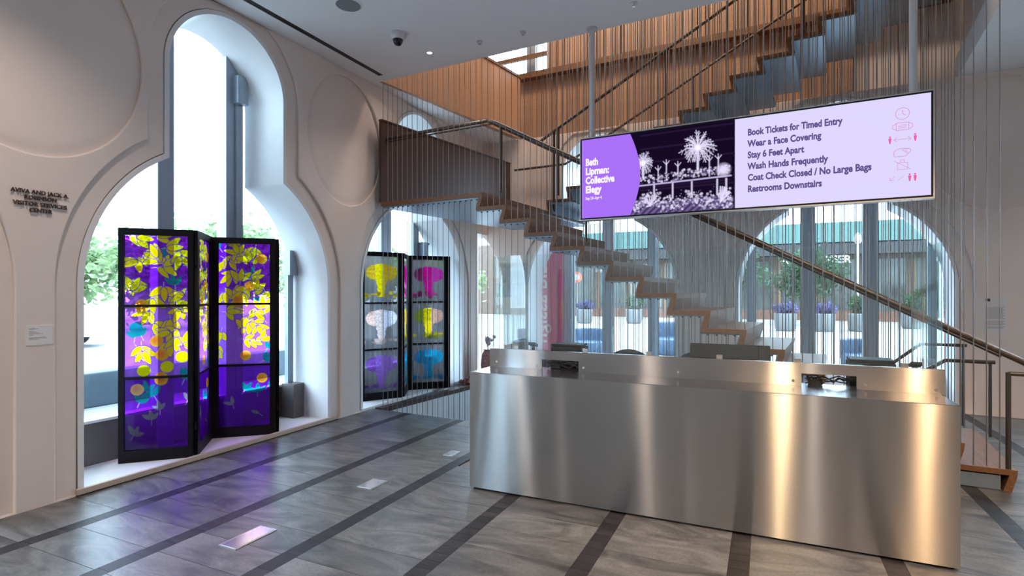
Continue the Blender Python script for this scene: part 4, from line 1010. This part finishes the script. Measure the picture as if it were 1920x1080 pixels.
for i, (z, a, b) in enumerate([(1.292, 2.105, 2.140), (1.287, 2.105, 2.160), (1.272, 2.105, 2.130), (1.265, 2.105, 2.150), (1.258, 2.105, 2.168), (1.251, 2.105, 2.185), (1.243, 2.105, 2.13), (1.226, 2.105, 2.205), (1.220, 2.105, 2.21), (1.214, 2.105, 2.165)]):
    m.box(a, b, z - 0.0016, z + 0.0016, 0.006, 0.0064)
link('print_lines', m.mesh('print_lines'), M['greyink'], lb, M4=ML1)
ps_ = empty('wall_notice', (2.62, 8.81, 1.28)); tag(ps_, 'pale notice panel with black square mark on the wall right of the window', 'notice')
link('panel', MB().box(2.515, 2.735, 1.045, 1.49, 0.0005, 0.005).mesh('panel'), pmat('pale_notice', (0.78, 0.75, 0.74), 0.35), ps_, M4=MBk)
link('black_mark', MB().box(2.53, 2.575, 1.435, 1.47, 0.005, 0.0056).mesh('black_mark'), M['ink'], ps_, M4=MBk)
m = MB()
for i in range(24):
    z = 1.36 - i*0.0115
    if i in (13, 14, 20): continue
    m.box(2.53, 2.72 - (0.02 if i % 3 else 0), z - 0.0022, z + 0.0022, 0.005, 0.0054)
link('print_lines', m.mesh('print_lines'), M['greyink'], ps_, M4=MBk)

# ------------------------------------------------------------ objects by the far corner
M['pinkglass'] = pmat('mottled_pink_glaze', (0.52, 0.24, 0.19), 0.25, noise=0.5, nscale=26)
M['redbrown'] = pmat('red_brown_glaze', (0.22, 0.055, 0.03), 0.35, noise=0.3, nscale=15)
M['petal'] = pmat('pale_paper', (0.72, 0.62, 0.62), 0.6, noise=0.15, nscale=30)
r = empty('flower_vase', (-4.42, 8.62, 0.03)); tag(r, 'mottled pink and brown vase with pale blooms standing in the far left corner', 'vase')
MB().lathe([(0.10, 0), (0.13, 0.05), (0.15, 0.25), (0.13, 0.42), (0.09, 0.50), (0.10, 0.52)], 24).build('vase_body', M['pinkglass'], r, smooth=True)
for q in range(9):
    a = q*2.4; x, y = 0.07*math.cos(a)*(q % 3)/1.5, 0.07*math.sin(a)*(q % 3)/1.5
    f_ = MB().tube([(x*0.4, y*0.4, 0.48), (x, y, 0.58 + 0.015*q)], 0.004, 5).build('stem', M['redbrown'], r)
    m = MB()
    for p_ in range(6):
        t = PI*p_/3; m.tube([(x, y, 0.58 + 0.015*q), (x + 0.022*math.cos(t), y + 0.022*math.sin(t), 0.61 + 0.015*q), (x + 0.028*math.cos(t), y + 0.028*math.sin(t), 0.65 + 0.015*q)], [0.004, 0.014, 0.003], 6)
    m.build('bloom', M['petal'], f_, smooth=True)
r = empty('low_sculpture', (-4.52, 8.12, 0.03)); tag(r, 'low red-brown mounded sculpture on the floor by the second window', 'sculpture')
m = MB()
for q in range(14):
    a = q*2.39; rr = 0.16*math.sqrt(q/14); h = 0.10 - 0.45*rr
    m.lathe([(0.03, 0), (0.045, 0.02), (0.035, h*0.8), (0.008, h + 0.02)], 8, (rr*math.cos(a), rr*1.2*math.sin(a), 0))
m.build('mound', M['redbrown'], r, smooth=True)
MB().lathe([(0.20, 0), (0.20, 0.008)], 24).build('base_disc', M['redbrown'], r)

# ------------------------------------------------------------ outdoors
M['street'] = pmat('pale_concrete_street', (0.27, 0.27, 0.268), 0.8, noise=0.08, nscale=0.6)
M['kerb'] = pmat('kerb_granite', (0.40, 0.40, 0.40), 0.7, noise=0.1)
M['bark'] = pmat('bark', (0.12, 0.09, 0.07), 0.8, noise=0.3, nscale=20)
def leafmat(nm, c):
    m = bpy.data.materials.new(nm); m.use_nodes = True; nt = m.node_tree; b = nt.nodes['Principled BSDF']
    b.inputs['Roughness'].default_value = 0.55
    tr = N(nt, 'ShaderNodeBsdfTranslucent'); mx = N(nt, 'ShaderNodeMixShader'); mx.inputs[0].default_value = 0.4
    ge = N(nt, 'ShaderNodeTexNoise'); ge.inputs['Scale'].default_value = 3.0; tc = N(nt, 'ShaderNodeTexCoord'); nt.links.new(tc.outputs['Object'], ge.inputs[0])
    cr = N(nt, 'ShaderNodeValToRGB'); cr.color_ramp.elements[0].position = 0.35; cr.color_ramp.elements[1].position = 0.65
    cr.color_ramp.elements[0].color = (c[0]*0.6, c[1]*0.6, c[2]*0.6, 1); cr.color_ramp.elements[1].color = (c[0]*1.3, c[1]*1.3, c[2]*1.2, 1)
    nt.links.new(ge.outputs[0], cr.inputs[0]); nt.links.new(cr.outputs[0], b.inputs['Base Color']); nt.links.new(cr.outputs[0], tr.inputs[0])
    nt.links.new(b.outputs[0], mx.inputs[1]); nt.links.new(tr.outputs[0], mx.inputs[2]); nt.links.new(mx.outputs[0], nt.nodes['Material Output'].inputs[0])
    return m
M['leaf'] = leafmat('light_green_leaves', (0.22, 0.32, 0.16)); M['leafd'] = leafmat('deep_green_leaves', (0.035, 0.09, 0.04)); M['purple'] = leafmat('violet_blooms', (0.10, 0.09, 0.22))
def foliage_mesh(nm, n, R, size, seed, fl=0.85):
    rs = np.random.RandomState(seed); cl = rs.normal(size=(26, 3)); cl /= np.linalg.norm(cl, axis=1)[:, None]; cl *= R*rs.uniform(0.2, 0.78, (26, 1)); cl[:, 2] *= fl
    P = cl[rs.randint(0, 26, n)] + rs.normal(size=(n, 3))*R*0.17
    v = np.zeros((n, 4, 3)); a = rs.normal(size=(n, 3)); a /= np.linalg.norm(a, axis=1)[:, None]; b = rs.normal(size=(n, 3)); b -= (b*a).sum(1)[:, None]*a; b /= np.linalg.norm(b, axis=1)[:, None]
    s_ = size*rs.uniform(0.6, 1.3, (n, 1))
    v[:, 0] = P - a*s_; v[:, 1] = P - b*s_*0.5; v[:, 2] = P + a*s_; v[:, 3] = P + b*s_*0.5
    me = bpy.data.meshes.new(nm); me.vertices.add(4*n); me.vertices.foreach_set('co', v.reshape(-1).astype(np.float32))
    me.loops.add(4*n); me.loops.foreach_set('vertex_index', np.arange(4*n, dtype=np.int32)); me.polygons.add(n); me.polygons.foreach_set('loop_start', np.arange(0, 4*n, 4, dtype=np.int32)); me.update(calc_edges=True)
    return me
fol1 = foliage_mesh('crown', 5200, 2.6, 0.20, 1); fol1.materials.append(M['leaf'])
fol2 = foliage_mesh('crown', 4200, 2.2, 0.16, 2); fol2.materials.append(M['leafd'])
trk = MB().tube([(0, 0, 0), (0.05, 0.02, 1.6), (0, 0, 3.4), (0.2, 0.1, 4.6)], [0.17, 0.14, 0.11, 0.05], 10)
for a in (0.5, 2.6, 4.4): trk.tube([(0, 0, 3.0), (0.7*math.cos(a), 0.7*math.sin(a), 4.0), (1.3*math.cos(a), 1.3*math.sin(a), 4.7)], [0.09, 0.06, 0.025], 7)
trk = trk.mesh('trunk', True); trk.materials.append(M['bark'])
def tree(x, y, sc, fol, lab, grp, rz=0.0, cz=4.4, csc=1.0):
    r = empty('street_tree', (x, y, -0.15), rz); r.scale = (sc, sc, sc); tag(r, lab, 'tree', grp)
    link('trunk', trk, None, r); o = link('crown', fol, None, r, loc=(0, 0, cz)); o['kind'] = 'stuff'; o.scale = (csc*1.15, csc*1.15, csc)
LT = [(-27, 8.2, 0.70, 'leftmost pale tree seen through the big left arch, beside the white van'), (-36, 16.5, 1.15, 'pale tree behind the left half of the purple folding screen'), (-25, 16.6, 0.85, 'nearer pale tree above the left half of the purple folding screen'), (-33, 26.0, 1.15, 'pale tree above the right half of the purple folding screen'), (-22.5, 24.0, 0.78, 'nearer pale tree just right of the second dark bar of the big left window'), (-27, 33.2, 0.95, 'pale tree at the left edge of the second window'), (-19.0, 30.5, 0.8, 'pale tree in the middle of the second window'), (-15, 31, 0.0, 'x')][:7]
for i, (x, y, s_, lab) in enumerate(LT): tree(x, y, s_, fol1, lab, None, i*1.3, 3.3, 1.12)
g = MB().box(-70, XL - 0.62, -45, 70, -0.35, -0.15).box(XL - 0.62, 70, 9.6, 70, -0.35, -0.15)
tag(g.build('ground_street', M['street']), kind='structure')
tag(MB().box(-5.9, XL - 0.60, -5, 9.6, -0.15, -0.02).build('trim_6', M['kerb']), kind='structure')
m = MB().box(-9.3, -9.0, -6, 16, -0.15, 0.36)
tag(m.build('low_kerb_wall', pmat('blue_grey_stone', (0.05, 0.08, 0.105), 0.6, noise=0.15, nscale=3), bevel=0.02), 'low blue-grey wall on the pavement outside the big left arch', 'wall')
# parked van far left
def van(x, y, rz, col, lab, L=4.6, Hh=1.9):
    r = empty('parked_van', (x, y, -0.15), rz); tag(r, lab, 'van')
    prof = [(-L/2, 0.35), (L/2, 0.35), (L/2, 0.95), (L/2 - 0.75, 1.1), (L/2 - 1.4, Hh), (-L/2 + 0.1, Hh)]
    MB().sweep(prof, lambda p, t: (p[0], -0.9 + 1.8*t, p[1])).build('body', pmat('van_paint', col, 0.25, coat=0.5), r, bevel=0.05)
    MB().sweep([(-L/2 + 0.4, 1.15), (L/2 - 1.0, 1.15), (L/2 - 1.45, Hh - 0.12), (-L/2 + 0.4, Hh - 0.12)], lambda p, t: (p[0], -0.91 + 1.82*t, p[1])).build('side_window', M['screen_black'], r)
    for a in (-1, 1):
        for b in (-1, 1):
            MB().tube([(a*L*0.32, b*0.78, 0.33), (a*L*0.32, b*0.93, 0.33)], 0.33, 18).build('wheel', M['cord'], r, smooth=True)
van(-20.5, 8.6, 0.9, (0.75, 0.77, 0.8), 'white van parked under the trees beyond the big left arch')

# across the street at the back: long shopfront under green awnings
sb = empty('shopfront_building', (-2, 38, -0.15)); tag(sb, 'low shopfront building with teal awning across the street beyond the right windows', 'building')
I4 = Matrix.Identity(4)
def B(mb, nm, mat, parent=sb): return link(nm, mb.mesh(nm), mat if not isinstance(mat, str) else M[mat], parent, M4=I4)
B(MB().box(-22, 16, 38.0, 44, -0.15, 5.2), 'wall', pmat('tan_brick', (0.13, 0.09, 0.07), 0.8, noise=0.2, nscale=4))
B(MB().sweep([(36.6, 4.45), (38.0, 5.75), (38.0, 4.4)], lambda p, t: (-13.5 + 23.5*t, p[0], p[1])), 'awning', pmat('teal_canvas', (0.010, 0.055, 0.048), 0.7, noise=0.1))
B(MB().box(-13.5, 10, 36.7, 38, 3.75, 4.4), 'fascia', pmat('dark_fascia', (0.03, 0.027, 0.03), 0.6))
B(MB().box(-3.4, -0.6, 36.5, 38.1, 4.6, 5.6), 'orange_fascia', pmat('orange_brick', (0.30, 0.14, 0.07), 0.8, noise=0.2))
GL = pmat('dim_shop_window', (0.06, 0.06, 0.055), 0.15, noise=0.5, nscale=1.2)
for x in np.arange(-13, 10, 2.3):
    f_ = B(MB().box(x, x + 1.9, 37.9, 38.0, 0.3, 3.5), 'shop_window', GL)
    B(MB().box(x - 0.06, x + 0.06, 37.8, 38.0, 0.0, 3.6), 'window_post', pmat('warm_timber_post', (0.20, 0.11, 0.06), 0.7), f_)
B(MB().box(-14, 10, 37.7, 38, -0.15, 0.45), 'stall_riser', pmat('red_brown_brick', (0.14, 0.06, 0.04), 0.8, noise=0.2, nscale=3))
for t, x, k in (('YSER', 3.15, 0.6), ('N', 8.0, 0.6), ('NS', 9.05, 0.6), ('A M', 0.9, 0.5)):
    me = text_mesh(t, k, 0.012, 0.02); link('lettering', me, M['liner'], sb, M4=Matrix(((1, 0, 0, x), (0, 0, -1, 36.6), (0, 1, 0, 3.25), (0, 0, 0, 1))))
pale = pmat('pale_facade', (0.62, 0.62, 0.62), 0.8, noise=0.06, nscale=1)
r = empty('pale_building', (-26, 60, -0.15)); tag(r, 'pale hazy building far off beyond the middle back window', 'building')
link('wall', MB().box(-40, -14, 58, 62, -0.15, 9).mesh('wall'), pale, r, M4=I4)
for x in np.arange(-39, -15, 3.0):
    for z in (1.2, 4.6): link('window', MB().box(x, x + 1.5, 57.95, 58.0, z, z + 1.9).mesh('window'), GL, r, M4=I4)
for (x, y, s_, cz) in [(-1.4, 27.5, 0.66, 4.4), (1.9, 31.5, 0.74, 3.6), (7.6, 34, 0.45, 3.0), (-10.2, 24, 0.60, 3.6)]:
    tree(x, y, s_, fol2, {(-1.4): 'dark green tree left of the middle bar of the right window', 1.9: 'bushy green tree at the middle of the right window', 7.6: 'small green tree before the shopfront at the right', -10.2: 'green tree seen beyond the banner through the middle back window'}[x], None, x, cz)
fl = foliage_mesh('blooms', 900, 0.55, 0.07, 4, 0.6); fl.materials.append(M['purple'])
fl2 = foliage_mesh('shrub', 1100, 0.6, 0.08, 6, 1.0); fl2.materials.append(M['leafd'])
pot = MB().lathe([(0.34, 0), (0.42, 0.1), (0.46, 0.75), (0.42, 0.78), (0.40, 0.7)], 24).mesh('pot', True); pot.materials.append(pmat('white_planter', (0.16, 0.16, 0.165), 0.6))
for i, (x, y, f_, lab) in enumerate([(2.3, 27.3, fl, 'round white planter of violet flowers left of the middle bar'), (3.7, 28, fl2, 'round white planter with green shrub right of the violet one'), (6.2, 31, fl2, 'white planter with green shrub right of the window bar'), (0.8, 27, fl, 'white planter of violet flowers seen left of the thick bar'), (-9.0, 29, fl, 'white planter of violet flowers beyond the middle window'), (-6.5, 30, fl2, 'white planter with green shrub beyond the middle window')]):
    r = empty('planter', (x, y, -0.15)); tag(r, lab, 'planter'); link('pot', pot, None, r); link('plants', f_, None, r, loc=(0, 0, 1.15 if f_ is fl2 else 0.95))['kind'] = 'stuff'
for (x, y, lab) in ((7.4, 31.5, 'slim pale lamp post in front of the shopfront letters'), (4.3, 33, 'slim pale lamp post left of the window bar')):
    r = empty('lamp_post', (x, y, -0.15)); tag(r, lab, 'lamp post')
    MB().tube([(0, 0, 0), (0, 0, 4.2)], [0.09, 0.06], 10).build('post', M['pole'], r, smooth=True); MB().lathe([(0.14, 0), (0.14, 0.4), (0.10, 0.5)], 12).build('base', M['pole'], r)
    MB().lathe([(0.06, 4.15), (0.17, 4.3), (0.15, 4.6), (0.03, 4.75)], 14).build('lantern', M['liner'], r, smooth=True)
r = empty('road_sign', (-9.75, 30.0, -0.15)); tag(r, 'round red and white road sign on a thin post beyond the middle window', 'road sign')
MB().tube([(0, 0, 0), (0, 0, 2.6)], 0.03, 8).build('post', M['pole'], r, smooth=True)
o = MB().tube([(0, -0.06, 2.55), (0, -0.04, 2.55)], 0.30, 28).build('sign_face', pmat('sign_red', (0.75, 0.10, 0.05), 0.5), r); 
MB().tube([(0, -0.07, 2.55), (0, -0.061, 2.55)], 0.16, 24).build('sign_centre', pmat('sign_blue_white', (0.35, 0.45, 0.75), 0.5), r)
# blue rounded street seats just outside the back windows
M['blue'] = pmat('slate_blue_moulded_seat', (0.03, 0.07, 0.14), 0.45, noise=0.08)
def seat(x, y, sc, lab):
    r = empty('outdoor_armchair', (x, y, -0.15), 0.3); r.scale = (sc,)*3; tag(r, lab, 'armchair')
    MB().lathe([(0.42, 0.0), (0.48, 0.06), (0.50, 0.30), (0.47, 0.42), (0.40, 0.46), (0.02, 0.45)], 28).build('seat', M['blue'], r, smooth=True)
    pr_ = [(0.52*math.cos(t), 0.52*math.sin(t)) for t in np.linspace(0.2, PI - 0.2, 14)] + [(0.40*math.cos(t), 0.40*math.sin(t)) for t in np.linspace(PI - 0.2, 0.2, 14)]
    MB().prism(pr_, 0.30, 0.88).build('backrest', M['blue'], r, bevel=0.05)
seat(-2.35, 15.5, 1.0, 'rounded slate blue seat outside, seen under the stair steps')
seat(-4.4, 14.6, 0.8, 'rounded slate blue seat outside, seen right of the pink banner')
seat(1.9, 14.2, 0.75, 'rounded slate blue seat outside at the foot of the right window')
# banner outside the middle window
bn = empty('banner', (-3.6, 9.95, 0.3)); tag(bn, 'tall pink banner with white lettering seen from behind through the middle window', 'banner')
mb_ = bpy.data.materials.new('pink_banner_cloth'); mb_.use_nodes = True; nt = mb_.node_tree; b = nt.nodes['Principled BSDF']; b.inputs['Base Color'].default_value = (0.50, 0.15, 0.22, 1); b.inputs['Roughness'].default_value = 0.7
tr = N(nt, 'ShaderNodeBsdfTranslucent'); tr.inputs[0].default_value = (0.40, 0.11, 0.17, 1); mx = N(nt, 'ShaderNodeMixShader'); mx.inputs[0].default_value = 0.55
nt.links.new(b.outputs[0], mx.inputs[1]); nt.links.new(tr.outputs[0], mx.inputs[2]); nt.links.new(mx.outputs[0], nt.nodes['Material Output'].inputs[0])
link('cloth', MB().box(-4.06, -3.50, 0.05, 3.3, -0.775, -0.770).mesh('cloth'), mb_, bn, M4=MBk)
link('hanging_bar', MB().box(-4.05, -3.45, 3.3, 3.34, -0.79, -0.755).mesh('hanging_bar'), M['pole'], bn, M4=MBk)
me = text_mesh('could assign', 0.40, 0.006, 0.002)
me.transform(Matrix.Diagonal((1.0, -1.0, 1, 1)))
link('lettering', me, pmat('banner_letter', (0.62, 0.50, 0.45), 0.7), bn, M4=MBk @ Matrix.Translation((-3.87, 2.50, -0.766)) @ Matrix.Rotation(-PI/2, 4, 'Z'))
